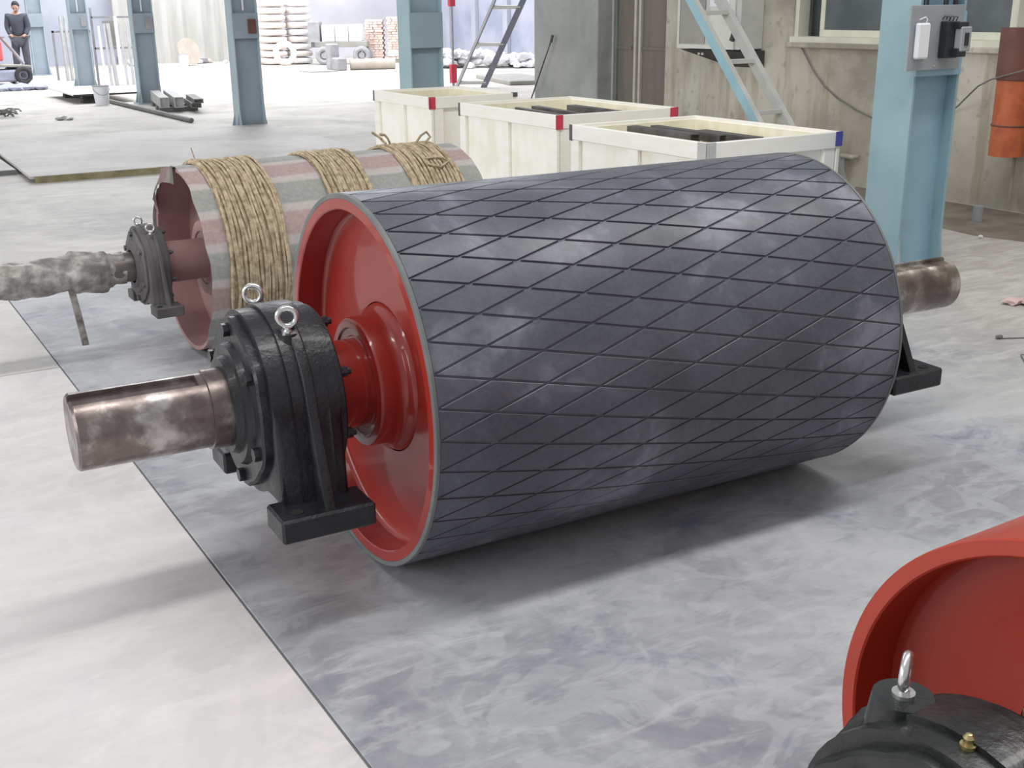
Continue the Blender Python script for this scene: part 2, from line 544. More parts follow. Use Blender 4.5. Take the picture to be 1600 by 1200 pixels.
# raised steel sheets far left
M['sheet_top'] = floor_material('dusty_sheet_top', (190, 187, 183), (204, 201, 197), (172, 169, 166), (182, 183, 186), 0.6, 0.5)
s1 = empty('steel_sheet', (2.6, 12.6, 0), 0, 'large pale steel sheet on the floor, nearer edge raised with a yellowish rim', 'steel sheet')
box_obj('sheet', (-0.98, -1.75, 0.035), (2.35, 1.7, 0.06), M['sheet_top'], s1, 0.003, rot=(0, 0, -0.02))
box_obj('edge_strip', (-0.975, -1.775, 0.0), (2.3, -1.752, 0.058), M['edge_rust'], s1, rot=(0, 0, -0.02))
s2 = empty('steel_sheet.001', (0.2, 13.1, 0), 0, 'pale steel sheet at the left frame edge with a dark front lip', 'steel sheet')
box_obj('sheet', (-2.5, -1.5, 0.02), (1.38, 1.6, 0.045), M['sheet_top'], s2, 0.003)
box_obj('edge_strip', (-2.5, -1.525, 0.0), (1.38, -1.502, 0.043), M['gap'], s2)

# ------------------------------------------------------------------ setting: right wall with window and door
WX = 7.32


def struct(name, bm, mat, parent=None, smooth=False):
    o = obj(name, bm, mat, parent, smooth)
    if parent is None:
        o['kind'] = 'structure'
    return o


bm = bmesh.new()
bx(bm, (WX, -3, -0.05), (WX + 0.3, 5.29, 5))
bx(bm, (WX, 5.29, -0.05), (WX + 0.3, 7.46, 1.13))
bx(bm, (WX, 5.29, 2.35), (WX + 0.3, 7.46, 5))
bx(bm, (WX, 7.46, -0.05), (WX + 0.3, 9.18, 5))
bx(bm, (WX, 9.18, 2.6), (WX + 0.3, 10.34, 5))
wr = struct('wall_right', bm, M['wall'])
bm = bmesh.new()
bx(bm, (WX, 10.34, -0.05), (WX + 0.32, 11.6, 5), 0.01)
struct('wall_right_pier', bm, M['pier'])
# window
w1 = empty('window_1', (WX, 6.37, 1.13))
w1['kind'] = 'structure'
bm = bmesh.new()
bx(bm, (-0.03, -1.08, 0), (0.14, 1.09, 0.045))
bx(bm, (0.02, -1.08, 1.17), (0.14, 1.09, 1.22))
bx(bm, (0.02, -1.08, 0), (0.14, -1.03, 1.22))
bx(bm, (0.02, 1.045, 0), (0.14, 1.09, 1.22))
obj('window_frame', bm, M['window_cream'], w1)
for (a, b_, xx) in ((0.02, 0.83, 0.05), (-1.03, -0.32, 0.05), (-0.36, 0.1, 0.09)):
    bm = bmesh.new()
    bx(bm, (xx, a, 0.045), (xx + 0.03, b_, 0.10), 0.003)
    bx(bm, (xx, a, 1.12), (xx + 0.03, b_, 1.17), 0.003)
    bx(bm, (xx, a, 0.10), (xx + 0.03, a + 0.045, 1.12), 0.003)
    bx(bm, (xx, b_ - 0.045, 0.10), (xx + 0.03, b_, 1.12), 0.003)
    sa = obj('window_sash', bm, M['window_cream'], w1)
    box_obj('pane', (xx + 0.012, a + 0.04, 0.09), (xx + 0.018, b_ - 0.04, 1.13), M['glass'], sa)
box_obj('window_mullion', (0.10, 0.38, 0.045), (0.12, 0.42, 1.17), M['window_cream'], w1)
box_obj('back_pane', (0.22, -1.08, -0.0), (0.24, 1.09, 1.22), M['glass'], w1)
bm = bmesh.new()
bx(bm, (WX - 0.05, 5.2, 1.085), (WX + 0.01, 7.5, 1.13), 0.008)
struct('trim_1', bm, M['wall'])

# door: two tall leaves in a recess
d1 = empty('door_1', (WX + 0.22, 9.76, 0))
d1['kind'] = 'structure'
for y0, y1 in ((0.22, 0.56), (-0.57, 0.14)):
    bm = bmesh.new()
    bx(bm, (0, y0, 0.02), (0.04, y1, 2.55), 0.004)
    bx(bm, (-0.012, y0 + 0.03, 1.0), (0, y1 - 0.03, 1.03))
    obj('door_leaf', bm, M['door_brown'], d1)
for y in (0.58, 0.18, 0.10):
    box_obj('door_stile', (-0.03, y - 0.022, 0.0), (0.03, y + 0.014, 2.58), M['door_post'], d1, 0.004)
box_obj('door_jamb', (-0.2, 0.592, 0.0), (0.08, 0.62, 2.6), M['jamb'], d1)
box_obj('door_jamb', (-0.02, 0.50, 0.0), (0.06, 0.60, 2.6), M['jamb'], d1)

# ------------------------------------------------------------------ setting: far walls
bm = bmesh.new()
bx(bm, (-12, 34.4, -0.05), (7.75, 34.7, 6))
struct('wall_back', bm, M['bluegrey_sheet'])
# corrugated curtain in front of the back wall
bm = bmesh.new()
prev = None
x = 7.7
rr = random.Random(3)
i = 0
while x < 12.7:
    d = (0.0, 0.1, 0.12, 0.02)[i % 4] + rr.uniform(-0.02, 0.02)
    a = bm.verts.new((x, 34.0 + d, 0.0))
    b_ = bm.verts.new((x + rr.uniform(-0.02, 0.02), 34.0 + d, 5.0))
    if prev:
        bm.faces.new((prev[0], a, b_, prev[1]))
    prev = (a, b_)
    x += rr.uniform(0.07, 0.16)
    i += 1
bmesh.ops.solidify(bm, geom=bm.faces[:], thickness=0.02)
struct('wall_back_curtain', bm, M['beige_sheet'])
bm = bmesh.new()
bx(bm, (12.6, 34.4, -0.05), (20, 34.7, 6))
struct('wall_back_far', bm, mk('pale_lilac_wall', (196, 196, 204), (212, 212, 218), 0.6, 0.8))
bm = bmesh.new()
bx(bm, (17.2, 8, -0.05), (17.5, 34.6, 6))
struct('wall_right_far', bm, M['purple_sheet'])
for k, y in enumerate((27.0, 28.6, 30.4, 32.0)):
    bm = bmesh.new()
    bx(bm, (17.08, y - 0.12, 0), (17.2, y + 0.12, 5), 0.01)
    struct('trim_%d' % (k + 2), bm, M['bluegrey_sheet'])


# ------------------------------------------------------------------ conveyor drums
def eyebolt(parent, loc, rz, k=1.0, tilt=0.0):
    bm = bmesh.new()
    torus(bm, 0.0195 * k, 0.0062 * k, 28, 10, Matrix.Translation((0, 0, 0.034 * k)))
    cyl(bm, (0, 0, -0.012), (0, 0, 0.012 * k), 0.008 * k, 12)
    cyl(bm, (0, 0, 0.0), (0, 0, 0.006 * k), 0.014 * k, 16)
    return obj('eyebolt', bm, M['chrome'], parent, True, loc, (tilt, 0, rz), 60)


def hexhead(bm, c, axis, r, h):
    c = Vector(c)
    tube(bm, [c, c + Vector(axis) * h], r, 6)


def bearing(root, s0, zc, k, sign, kw, mat, rear=False, closed=False, eye_rz=(0.0, 0.0), brass=False, ears=False, foot=None, ear_u=0.137):
    """pillow block bearing; sign=+1: drum lies towards +X"""
    def T(x):
        return x * kw * sign
    par = None
    bm = bmesh.new()
    arc = []
    for i in range(25):
        a = R_(-12 + 204 * i / 24)
        arc.append((0.235 * k * math.cos(a), 0.235 * k * math.sin(a)))
    arc = [(0.235 * k * math.cos(R_(a)), 0.235 * k * math.sin(R_(a))) for a in range(-4, 186, 8)]
    zb_, un, uf, xa, xb = foot or (-0.25, -0.352, 0.352, -0.118, 0.118)
    low = [(0.235 * k * math.cos(R_(a)), 0.235 * k * math.sin(R_(a))) for a in range(232, 312, 8)]
    poly = [(0.262 * k, (zb_ + 0.055) * k), (0.2 * k, (zb_ + 0.04) * k)][::-1] + arc + [(-0.262 * k, (zb_ + 0.055) * k), (-0.2 * k, (zb_ + 0.04) * k)] + low
    prism(bm, poly, T(-0.092), T(0.076), 0.012 * k)
    # thicker middle band
    arc2 = [(0.243 * k * math.cos(R_(-5 + 190 * i / 24)), 0.243 * k * math.sin(R_(-5 + 190 * i / 24))) for i in range(25)]
    prism(bm, [(0.18 * k, (zb_ + 0.045) * k), (0.272 * k, (zb_ + 0.055) * k)] + arc2 + [(-0.272 * k, (zb_ + 0.055) * k), (-0.18 * k, (zb_ + 0.045) * k)], T(-0.045), T(0.045), 0.006 * k)
    # slanting gussets down to the feet
    for sy in (-1, 1):
        ue = abs(un if sy < 0 else uf) - 0.014
        gx = (xa + xb) / 2
        rim_ = [(sy * 0.256 * k * math.cos(R_(a)), 0.256 * k * math.sin(R_(a))) for a in (58, 48, 38, 28, 18, 8)]
        poly = [(sy * 0.11 * k, 0.19 * k)] + rim_ + [(sy * ue * k, (zb_ + 0.055) * k), (sy * 0.2 * k, (zb_ + 0.055) * k), (sy * 0.2 * k, 0.0)]
        prism(bm, poly, T(gx - 0.004), T(gx + 0.022), 0.004 * k)
        # bosses under the eyebolts
        xe = T(-0.012)
        cyl(bm, (xe, sy * ear_u * k, 0.10 * k), (xe, sy * ear_u * k, (0.202 if not ears else 0.226) * k), (0.062 if ears else 0.036) * k, 18, (0.044 if ears else 0.026) * k)
    hs = obj('bearing_housing', bm, mat, root, True, (s0, 0, zc), (0, 0, 0), 50)
    # base foot slab on both sides; dark discs stand for the shade in bolt holes
    bm = bmesh.new()
    fa, fb = sorted((T(xa), T(xb)))
    bx(bm, (fa, un * k, zb_ * k), (fb, (un + 0.125) * k, (zb_ + 0.06) * k), 0.006 * k)
    obj('foot', bm, mat, hs)
    bm = bmesh.new()
    bx(bm, (fa, (uf - 0.125) * k, zb_ * k), (fb, uf * k, (zb_ + 0.06) * k), 0.006 * k)
    obj('foot', bm, mat, hs)
    for uu in (un + 0.042, uf - 0.042):
        bm = bmesh.new()
        cyl(bm, (T(xa + 0.05), uu * k, (zb_ + 0.058) * k), (T(xa + 0.05), uu * k, (zb_ + 0.0615) * k), 0.016 * k, 18)
        obj('bolt_hole', bm, M['hole'], hs)
    # outer cover flange with scallops and bolts
    seg = 96
    bm = bmesh.new()
    rings = []
    for (x, rb, sc) in ((-0.090, 0.21, 1), (-0.112, 0.21, 1), (-0.118, 0.204, 1), (-0.118, 0.16, 0), (-0.135, 0.152, 0), (-0.135, 0.128, 0), (-0.152, 0.12, 0), (-0.152, 0.098, 0)):
        ring = []
        for q in range(seg):
            a = 2 * PI * q / seg
            r = rb + (0.012 * max(0.0, math.cos(6 * a + 0.5)) if sc else 0)
            ring.append(bm.verts.new((T(x), -r * k * math.sin(a), r * k * math.cos(a))))
        rings.append(ring)
    for a_, b2 in zip(rings, rings[1:]):
        for q in range(seg):
            bm.faces.new((a_[q], b2[q], b2[(q + 1) % seg], a_[(q + 1) % seg]))
    if closed:
        bm.faces.new(rings[3])
    cv = obj('end_cover', bm, mat, hs, True, angle=40)
    for q in range(6):
        a = 2 * PI * q / 6 - 0.0833 + (0.35 if closed else 0)
        bm = bmesh.new()
        rb = 0.19 if not closed else 0.165
        c = (T(-0.117), -rb * k * math.sin(a), rb * k * math.cos(a))
        hexhead(bm, c, (-sign, 0, 0), 0.0175 * k * (1.3 if closed else 1), 0.016 * k)
        obj('cover_bolt', bm, mat, hs)
    # inner cover and its protruding bolts
    bm = bmesh.new()
    revolve(bm, [(T(0.074), 0.20 * k), (T(0.074), 0.226 * k), (T(0.092), 0.226 * k), (T(0.097), 0.221 * k), (T(0.097), 0.15 * k), (T(0.11), 0.14 * k), (T(0.11), 0.1 * k)], 72)
    obj('inner_cover', bm, mat, hs, True)
    for q in range(8):
        a = 2 * PI * q / 8 + 0.3
        bm = bmesh.new()
        c = (T(0.095), -0.205 * k * math.sin(a), 0.205 * k * math.cos(a))
        hexhead(bm, c, (sign, 0, 0), 0.014 * k, 0.02 * k)
        cyl(bm, Vector(c) + Vector((sign * 0.02 * k, 0, 0)), Vector(c) + Vector((sign * 0.03 * k, 0, 0)), 0.009 * k, 10)
        obj('cover_bolt', bm, mat, hs)
    for sy, rz in ((-1, eye_rz[0]), (1, eye_rz[1])):
        eyebolt(hs, (T(-0.012), sy * ear_u * k, (0.202 if not ears else 0.225) * k), rz, k * (1.2 if ears else 1.15))
    if brass:
        for (xx, yy) in ((-0.05, -0.01), (0.095, -0.01)):
            bm = bmesh.new()
            zz = (math.sqrt((0.243 if abs(xx) < 0.045 else 0.235) ** 2 - yy ** 2)) * k
            revolve(bm, [(-0.004, 0), (-0.004, 0.011 * k), (0.004, 0.011 * k), (0.004, 0.007 * k), (0.010, 0.007 * k), (0.013, 0.008 * k), (0.018, 0.004 * k), (0.019, 0)], 12)
            obj('grease_nipple', bm, M['brass'], hs, True, (T(xx), yy * k, zz), (0, -PI / 2, 0))
    return hs


def shaft_mesh(s0, s1, r, rc, keyA, keyB, c0, c1, mat, parent, zc, grow=0.0):
    """stepped shaft with a keyway at each end; collars start at c0 and c1"""
    bm = bmesh.new()
    k0, k1, dep = R_(1), R_(31), 0.012
    angs = []
    n = 72
    for q in range(n):
        a = 2 * PI * q / n
        aa = a if a <= PI else a - 2 * PI
        if k0 - 0.03 < aa < k1 + 0.03:
            continue
        angs.append(aa)
    angs = [a for a in angs if a > k1] + [a + 2 * PI for a in angs if a < k0]
    angs = [k0, k0 + 0.004, R_(12), R_(24), k1 - 0.004, k1] + angs
    ss = [(s0, r - 0.006), (s0 + 0.006, r), (keyA, r), (keyA + 0.003, r), (c0, r), (c0 + 0.002, rc), (c1 - 0.002, rc), (c1, r), (keyB - 0.003, r), (keyB, r), (s1 - 0.006, r), (s1, r - 0.006)]
    rings = []
    for (s, rr_) in ss:
        inkey = s <= keyA + 1e-6 or s >= keyB - 1e-6
        if s < 0.3:
            rr_ += grow
        ring = []
        for a in angs:
            q = rr_
            if inkey and k0 + 0.002 < a < k1 - 0.002:
                q = rr_ - dep
            ring.append(bm.verts.new((s, -q * math.sin(a), q * math.cos(a))))
        rings.append(ring)
    L = len(angs)
    for a_, b2 in zip(rings, rings[1:]):
        for q in range(L):
            bm.faces.new((a_[q], b2[q], b2[(q + 1) % L], a_[(q + 1) % L]))
    bm.faces.new(rings[0])
    bm.faces.new(rings[-1][::-1])
    return obj('shaft', bm, mat, parent, True, (0, 0, zc), angle=30)


def dish(root, R, L, zc, mat, dep=0.085, hub=0.18, hubx=0.0, rimw=0.03, collar=0.118, face=0.0, cone=0.02):
    """shell with two recessed end discs and hubs"""
    Ri = R - rimw
    bm = bmesh.new()
    revolve(bm, [(0.0, R - 0.001), (0.0, Ri + 0.003), (0.003, Ri), (dep, Ri), (L - dep, Ri), (L - 0.003, Ri), (L, Ri + 0.003), (L, R - 0.001)], 128, closed=True) if False else revolve(bm, [(0.002, R), (0.0, R - 0.002), (0.0, Ri + 0.003), (0.003, Ri), (dep + 0.02, Ri), (L - dep - 0.02, Ri), (L - 0.003, Ri), (L, Ri + 0.003), (L, R - 0.002), (L - 0.002, R)], 128, closed=True)
    obj('drum_shell', bm, mat, root, True, (0, 0, zc))
    for sg, x0 in ((1, 0.0), (-1, L)):
        def X(x):
            return x0 + sg * x
        bm = bmesh.new()
        prof = [(X(dep - 0.012), Ri), (X(dep - 0.004), Ri - 0.004), (X(dep), Ri - 0.012), (X(dep + 0.002), Ri - 0.03), (X(dep + cone * 0.55), Ri * 0.72), (X(dep + cone), hub + 0.045), (X(dep + cone - 0.002), hub + 0.03),
                (X(dep + cone + 0.03), hub + 0.03), (X(dep + cone + 0.03), Ri), (X(dep - 0.012), Ri)]
        revolve(bm, prof, 128)
        obj('end_disc', bm, mat, root, True, (0, 0, zc), angle=45)
        bm = bmesh.new()
        d = dep + cone
        prof = [(X(d + 0.02), hub + 0.034), (X(d - 0.004), hub + 0.026), (X(d - 0.012), hub + 0.02), (X(d - 0.016), hub + 0.01), (X(d - 0.026), hub + 0.003), (X(d - 0.045), hub), (X(hubx + 0.01), hub), (X(hubx + 0.003), hub - 0.003), (X(hubx), hub - 0.01),
                (X(hubx), collar + 0.03), (X(hubx + 0.006), collar + 0.026), (X(hubx + 0.008), collar + 0.008), (X(hubx + 0.004), collar + 0.004), (X(hubx + 0.004), collar - 0.01)]
        revolve(bm, prof, 96)
        obj('hub', bm, mat, root, True, (0, 0, zc), angle=40)
        bm = bmesh.new()
        revolve(bm, [(X(hubx + 0.03), collar), (X(-0.085), collar), (X(-0.088), collar - 0.003), (X(-0.088), 0.07)], 96)
        obj('shaft_collar', bm, mat, root, True, (0, 0, zc), angle=40)


# --- main lagged drum
RZ1 = R_(28.957 - 31.0)
zc = 0.5
drum = empty('conveyor_drum', (1.1268, 2.6872, 0), RZ1, 'large red drum in the middle with black diamond-grooved rubber lagging and black bearing blocks', 'conveyor drum')
dish(drum, 0.487, 1.5, zc, M['red'], dep=0.085, cone=0.006, hub=0.175)
sh = shaft_mesh(-0.722, 2.235, 0.0905, 0.097, -0.425, 1.93, -0.405, 1.9, M['steel_shaft'], drum, zc - 0.004, 0.0045)
sh['label'] = 'bare steel shaft with a keyway at each end'
bearing(drum, -0.205, zc, 1.0, 1, 1.0, M['black_cast'], eye_rz=(R_(-108), R_(-122)), foot=(-0.25, -0.352, 0.27, -0.128, 0.108))
bearing(drum, 1.675, zc, 1.0, -1, 0.92, M['black_cast'], eye_rz=(R_(-75), R_(-110)), foot=(-0.22, -0.375, 0.33, -0.18, 0.05), ear_u=0.05)
# rubber lagging: groove floor with 40 x 10 raised diamonds
bm = bmesh.new()
GR = 0.4956
revolve(bm, [(0.0005, 0.4862), (0.0, 0.4985), (0.002, 0.5), (0.0098, 0.5), (0.0108, GR), (1.4892, GR), (1.4902, 0.5), (1.498, 0.5), (1.5, 0.4985), (1.4995, 0.4862)], 240, closed=True)
lag = obj('rubber_lagging', bm, M['rubber_groove'], drum, True, (0, 0, zc), angle=20)
lag['label'] = 'black rubber lagging cut with diamond grooves'
edge_me = lag.data
edge_me.materials.append(M['rubber_edge'])
for p in edge_me.polygons:
    if p.center.x < 0.0102 or p.center.x > 1.4898:
        p.material_index = 1
SA, SB, A0, GW = 25.0, -35.0, 0.6, 0.0029


def pad_mesh(half=0):
    """one raised diamond around (0,0); half -1: only s>0 side, +1: only s<0 side"""
    # outline in (s, arc length) coordinates at r=0.5
    k = PI / 180 * 0.5
    Lp, Rp, Tp, Bp = Vector((-0.15, 0.75 * k)), Vector((0.15, -0.75 * k)), Vector((0, 4.5 * k)), Vector((0, -4.5 * k))
    if half == -1:
        poly = [Vector((0.001, -4.5 * k + 0.0002)), Rp, Vector((0.001, 4.5 * k - 0.0002))]
    elif half == 1:
        poly = [Lp, Vector((-0.001, -4.5 * k + 0.0002)), Vector((-0.001, 4.5 * k - 0.0002))]
    else:
        poly = [Lp, Bp, Rp, Tp]

    def inset(P, d):
        out = []
        n = len(P)
        for i in range(n):
            p0, p1, p2 = P[i - 1], P[i], P[(i + 1) % n]
            e1 = (p1 - p0).normalized()
            e2 = (p2 - p1).normalized()
            n1 = Vector((-e1.y, e1.x))
            n2 = Vector((-e2.y, e2.x))
            den = 1 + n1.dot(n2)
            out.append(p1 + (n1 + n2) * d / max(den, 0.05))
        return out
    o1 = inset(poly, GW)
    o2 = inset(poly, GW + 0.0011)

    def P3(q, r):
        a = q.y / 0.5
        return Vector((q.x, -r * math.sin(a), r * math.cos(a)))
    bm = bmesh.new()
    lo = [bm.verts.new(P3(q, 0.4945)) for q in o1]
    md = [bm.verts.new(P3(q, 0.4991)) for q in o1]
    n = len(poly)
    for i in range(n):
        bm.faces.new((lo[i], lo[(i + 1) % n], md[(i + 1) % n], md[i]))
    # top: fan of rows between the short diagonal strips for curvature
    if n == 4:
        Lq, Bq, Rq, Tq = o2
        rows = []
        m_ = 4
        for i in range(m_ + 1):
            f = i / m_
            row = []
            for j in range(m_ + 1):
                g = j / m_
                q = (Lq * (1 - f) + Bq * f) * (1 - g) + (Tq * (1 - f) + Rq * f) * g
                row.append(bm.verts.new(P3(q, 0.5)))
            rows.append(row)
        for i in range(m_):
            for j in range(m_):
                f_ = bm.faces.new((rows[i][j], rows[i + 1][j], rows[i + 1][j + 1], rows[i][j + 1]))
                f_.smooth = True
        # bevel ring: md corner i <-> top border
        bord = {0: [rows[i][0] for i in range(m_ + 1)], 1: [rows[m_][j] for j in range(m_ + 1)],
                2: [rows[i][m_] for i in range(m_, -1, -1)], 3: [rows[0][j] for j in range(m_, -1, -1)]}
        for e in range(4):
            b_ = bord[e]
            bm.faces.new([md[e], md[(e + 1) % 4]] + b_[::-1])
    else:
        top = [bm.verts.new(P3(q, 0.5)) for q in o2]
        bm.faces.new(top)
        for i in range(3):
            bm.faces.new((md[i], md[(i + 1) % 3], top[(i + 1) % 3], top[i]))
    bmesh.ops.recalc_face_normals(bm, faces=bm.faces)
    for e in bm.edges:
        if len(e.link_faces) == 2 and not (e.link_faces[0].smooth and e.link_faces[1].smooth):
            e.smooth = False
    me = bpy.data.meshes.new('lagging_pad')
    bm.to_mesh(me)
    bm.free()
    me.materials.append(M['rubber'])
    return me


pm = {0: pad_mesh(0), -1: pad_mesh(-1), 1: pad_mesh(1)}
hidden = bmesh.new()
for m_ in range(0, 11):
    for i in range(40):
        phi = A0 + 9 * i + SA * 0.15 * m_ + 4.5
        phi = (phi + 180) % 360 - 180
        s = 0.007 + 0.15 * m_ * (1.486 / 1.5)
        me = pm[-1 if m_ == 0 else (1 if m_ == 10 else 0)]
        if -48 < phi < 142:
            link('lagging_pad', me, None, lag, (s, 0, 0), (R_(phi), 0, 0))
        else:
            b2 = bmesh.new()
            b2.from_mesh(me)
            b2.transform(Matrix.Translation((s, 0, 0)) @ Matrix.Rotation(R_(phi), 4, 'X'))
            tmp = bpy.data.meshes.new('t')
            b2.to_mesh(tmp)
            b2.free()
            hidden.from_mesh(tmp)
            bpy.data.meshes.remove(tmp)
ho = obj('lagging_pad_backside', hidden, M['rubber'], lag)
ho['kind'] = 'stuff'

# --- wrapped drum behind
RZ2 = R_(1.0)
z2 = 0.411
wd = empty('conveyor_drum.001', (1.2952, 4.9243, 0), RZ2, 'smaller drum behind, wrapped in striped cloth and bound with straw rope', 'conveyor drum')
dish(wd, 0.398, 1.33, z2, M['red_dusty'], dep=0.16, hub=0.165, hubx=0.085, rimw=0.018, collar=0.088, cone=0.0)
shw = shaft_mesh(-0.95, 1.95, 0.062, 0.068, -0.9, 1.9, -0.6, 1.6, M['steel_collar'], wd, z2, -0.006)
bearing(wd, -0.148, z2, 0.72, 1, 0.5, M['grey_cast'], eye_rz=(R_(-105), R_(-118)), foot=(-0.25, -0.352, 0.28, -0.118, 0.118))
bearing(wd, 1.50, z2, 0.72, -1, 0.5, M['grey_cast'], eye_rz=(R_(-75), R_(-75)))
# cloth wrap
bm = bmesh.new()
rr = random.Random(11)
seg = 144
rows = []
edge = []
for q in range(seg):
    a = 2 * PI * q / seg
    ad = math.degrees(a if a < PI else a - 2 * PI)
    e = -0.012 + 0.004 * math.sin(5 * a) + 0.003 * math.sin(13 * a + 1)
    if -48 < ad < -8:
        e = 0.09 * math.sin(PI * (ad + 48) / 40) + e      # torn bite at the upper left
    if ad < -100 or ad > 150:
        e += 0.03
    edge.append(e)
ns = 40
for i in range(ns + 1):
    row = []
    for q in range(seg):
        a = 2 * PI * q / seg
        f = i / ns
        s = edge[q] * (1 - f) + 1.345 * f
        r = 0.4055 + 0.0018 * math.sin(9 * a + 6 * s) + 0.0012 * math.sin(23 * a - 17 * s) + rr.uniform(-0.0006, 0.0006)
        # pinched under the ropes
        row.append(bm.verts.new((s, -r * math.sin(a), r * math.cos(a))))
    rows.append(row)
for a_, b2 in zip(rows, rows[1:]):
    for q in range(seg):
        bm.faces.new((a_[q], b2[q], b2[(q + 1) % seg], a_[(q + 1) % seg]))
# far end turned in
inner = [bm.verts.new((1.35, v.co.y * 0.9, v.co.z * 0.9)) for v in rows[-1]]
for q in range(seg):
    bm.faces.new((rows[-1][q], inner[q], inner[(q + 1) % seg], rows[-1][(q + 1) % seg]))
wrap = obj('cloth_wrap', bm, M['cloth'], wd, True, (0, 0, z2), angle=70)
wrap['label'] = 'pink and grey-green striped woven cloth wrap'
# flap of cloth hanging at the torn place
bm = bmesh.new()
g1 = []
for i in range(9):
    a = R_(-62 + 8 * i)
    row = []
    for j in range(5):
        r = 0.408 - 0.018 * j + 0.006 * math.sin(i * 1.7 + j)
        s = -0.008 - 0.010 * j * math.sin(PI * i / 8) + 0.006 * math.sin(i * 2.1)
        row.append(bm.verts.new((s, -r * math.sin(a), r * math.cos(a))))
    g1.append(row)
for i in range(8):
    for j in range(4):
        bm.faces.new((g1[i][j], g1[i + 1][j], g1[i + 1][j + 1], g1[i][j + 1]))
bmesh.ops.solidify(bm, geom=bm.faces[:], thickness=0.002)
obj('cloth_flap', bm, M['cloth'], wrap, True, angle=80)


def rope_band(s0, s1, n, seed):
    rg = random.Random(seed)
    bm = bmesh.new()
    # thin under-layer of rope strands closing the gaps
    revolve(bm, [(s0, 0.409), (s0, 0.412), (s1, 0.412), (s1, 0.409)], 96)
    band = obj('rope_binding', bm, M['rope'], wd, False, (0, 0, z2))
    for k in range(n):
        s = s0 + (s1 - s0) * (k + 0.5) / n
        bm = bmesh.new()
        sg, sb = 84, 6
        ph, ph2, am = rg.uniform(0, 6), rg.uniform(0, 6), rg.uniform(0.003, 0.007)
        rings = []
        for q in range(sg):
            a = 2 * PI * q / sg
            ss = s + am * math.sin(2 * a + ph) + 0.0035 * math.sin(7 * a + ph2)
            rc = 0.4175 + 0.0025 * math.sin(3 * a + ph2) + rg.uniform(-0.001, 0.0015)
            rt = 0.0072 + rg.uniform(-0.001, 0.0012)
            rings.append([bm.verts.new((ss + rt * math.sin(2 * PI * j / sb), -(rc + rt * math.cos(2 * PI * j / sb)) * math.sin(a), (rc + rt * math.cos(2 * PI * j / sb)) * math.cos(a))) for j in range(sb)])
        for q in range(sg):
            a_, b2 = rings[q], rings[(q + 1) % sg]
            for j in range(sb):
                bm.faces.new((a_[j], b2[j], b2[(j + 1) % sb], a_[(j + 1) % sb]))
        obj('rope_turn', bm, M['rope'], band, True, angle=80)
    return band


b1 = rope_band(0.075, 0.335, 19, 1)
b2_ = rope_band(0.565, 0.775, 15, 2)
b3 = rope_band(0.975, 1.235, 18, 3)
# loose ends and knots
for (band, pts) in ((b3, [(1.03, 0.02, 0.43), (1.01, 0.0, 0.455), (1.0, 0.01, 0.47), (0.97, 0.0, 0.475)]), (b3, [(1.0, 0.0, 0.43), (0.98, 0.03, 0.46), (0.94, 0.02, 0.485)]),
                    (b3, [(1.15, -0.02, 0.43), (1.17, -0.03, 0.46), (1.2, -0.03, 0.475), (1.22, -0.03, 0.45), (1.19, -0.04, 0.43)]),
                    (b3, [(1.1, -0.2, 0.375), (1.16, -0.21, 0.38), (1.2, -0.24, 0.36), (1.14, -0.27, 0.34), (1.09, -0.24, 0.355)]), (b1, [(0.11, 0.06, 0.42), (0.105, 0.07, 0.45), (0.10, 0.07, 0.47)])):
    bm = bmesh.new()
    tube(bm, pts, 0.006 if band is b3 else 0.0025, 6)
    obj('rope_end', bm, M['rope'], band, True, angle=80)
# film and tape wound round the shaft end
bm = bmesh.new()
prof = []
s = -1.25
rr = random.Random(5)
seg = 40
rings = []
while s < -0.255:
    base = 0.072 + (0.014 if -0.47 < s < -0.33 else 0) - (0.008 if s > -0.31 else 0)
    ring = []
    for q in range(seg):
        a = 2 * PI * q / seg
        r = base + 0.006 * math.sin(3 * a + 21 * s) + 0.004 * math.sin(7 * a - 34 * s) + rr.uniform(-0.0015, 0.0015)
        ring.append(bm.verts.new((s, -r * math.sin(a), r * math.cos(a))))
    rings.append(ring)
    s += 0.011
for a_, b2 in zip(rings, rings[1:]):
    for q in range(seg):
        bm.faces.new((a_[q], b2[q], b2[(q + 1) % seg], a_[(q + 1) % seg]))
bm.faces.new(rings[0])
bm.faces.new(rings[-1][::-1])
sw = obj('shaft_wrapping', bm, M['tape'], wd, True, (0, 0, z2), angle=60)
sw['label'] = 'crumpled grey plastic film round the shaft'
bm = bmesh.new()
g1 = []
for i in range(9):
    f = i / 8
    row = []
    for j in range(2):
        row.append(bm.verts.new((-0.505 + 0.028 * j + 0.02 * f, -0.05 - 0.05 * math.sin(f * 1.4), -0.04 - 0.245 * f)))
    g1.append(row)
for i in range(8):
    bm.faces.new((g1[i][0], g1[i][1], g1[i + 1][1], g1[i + 1][0]))
bmesh.ops.solidify(bm, geom=bm.faces[:], thickness=0.001)
obj('hanging_strip', bm, M['tape'], sw)

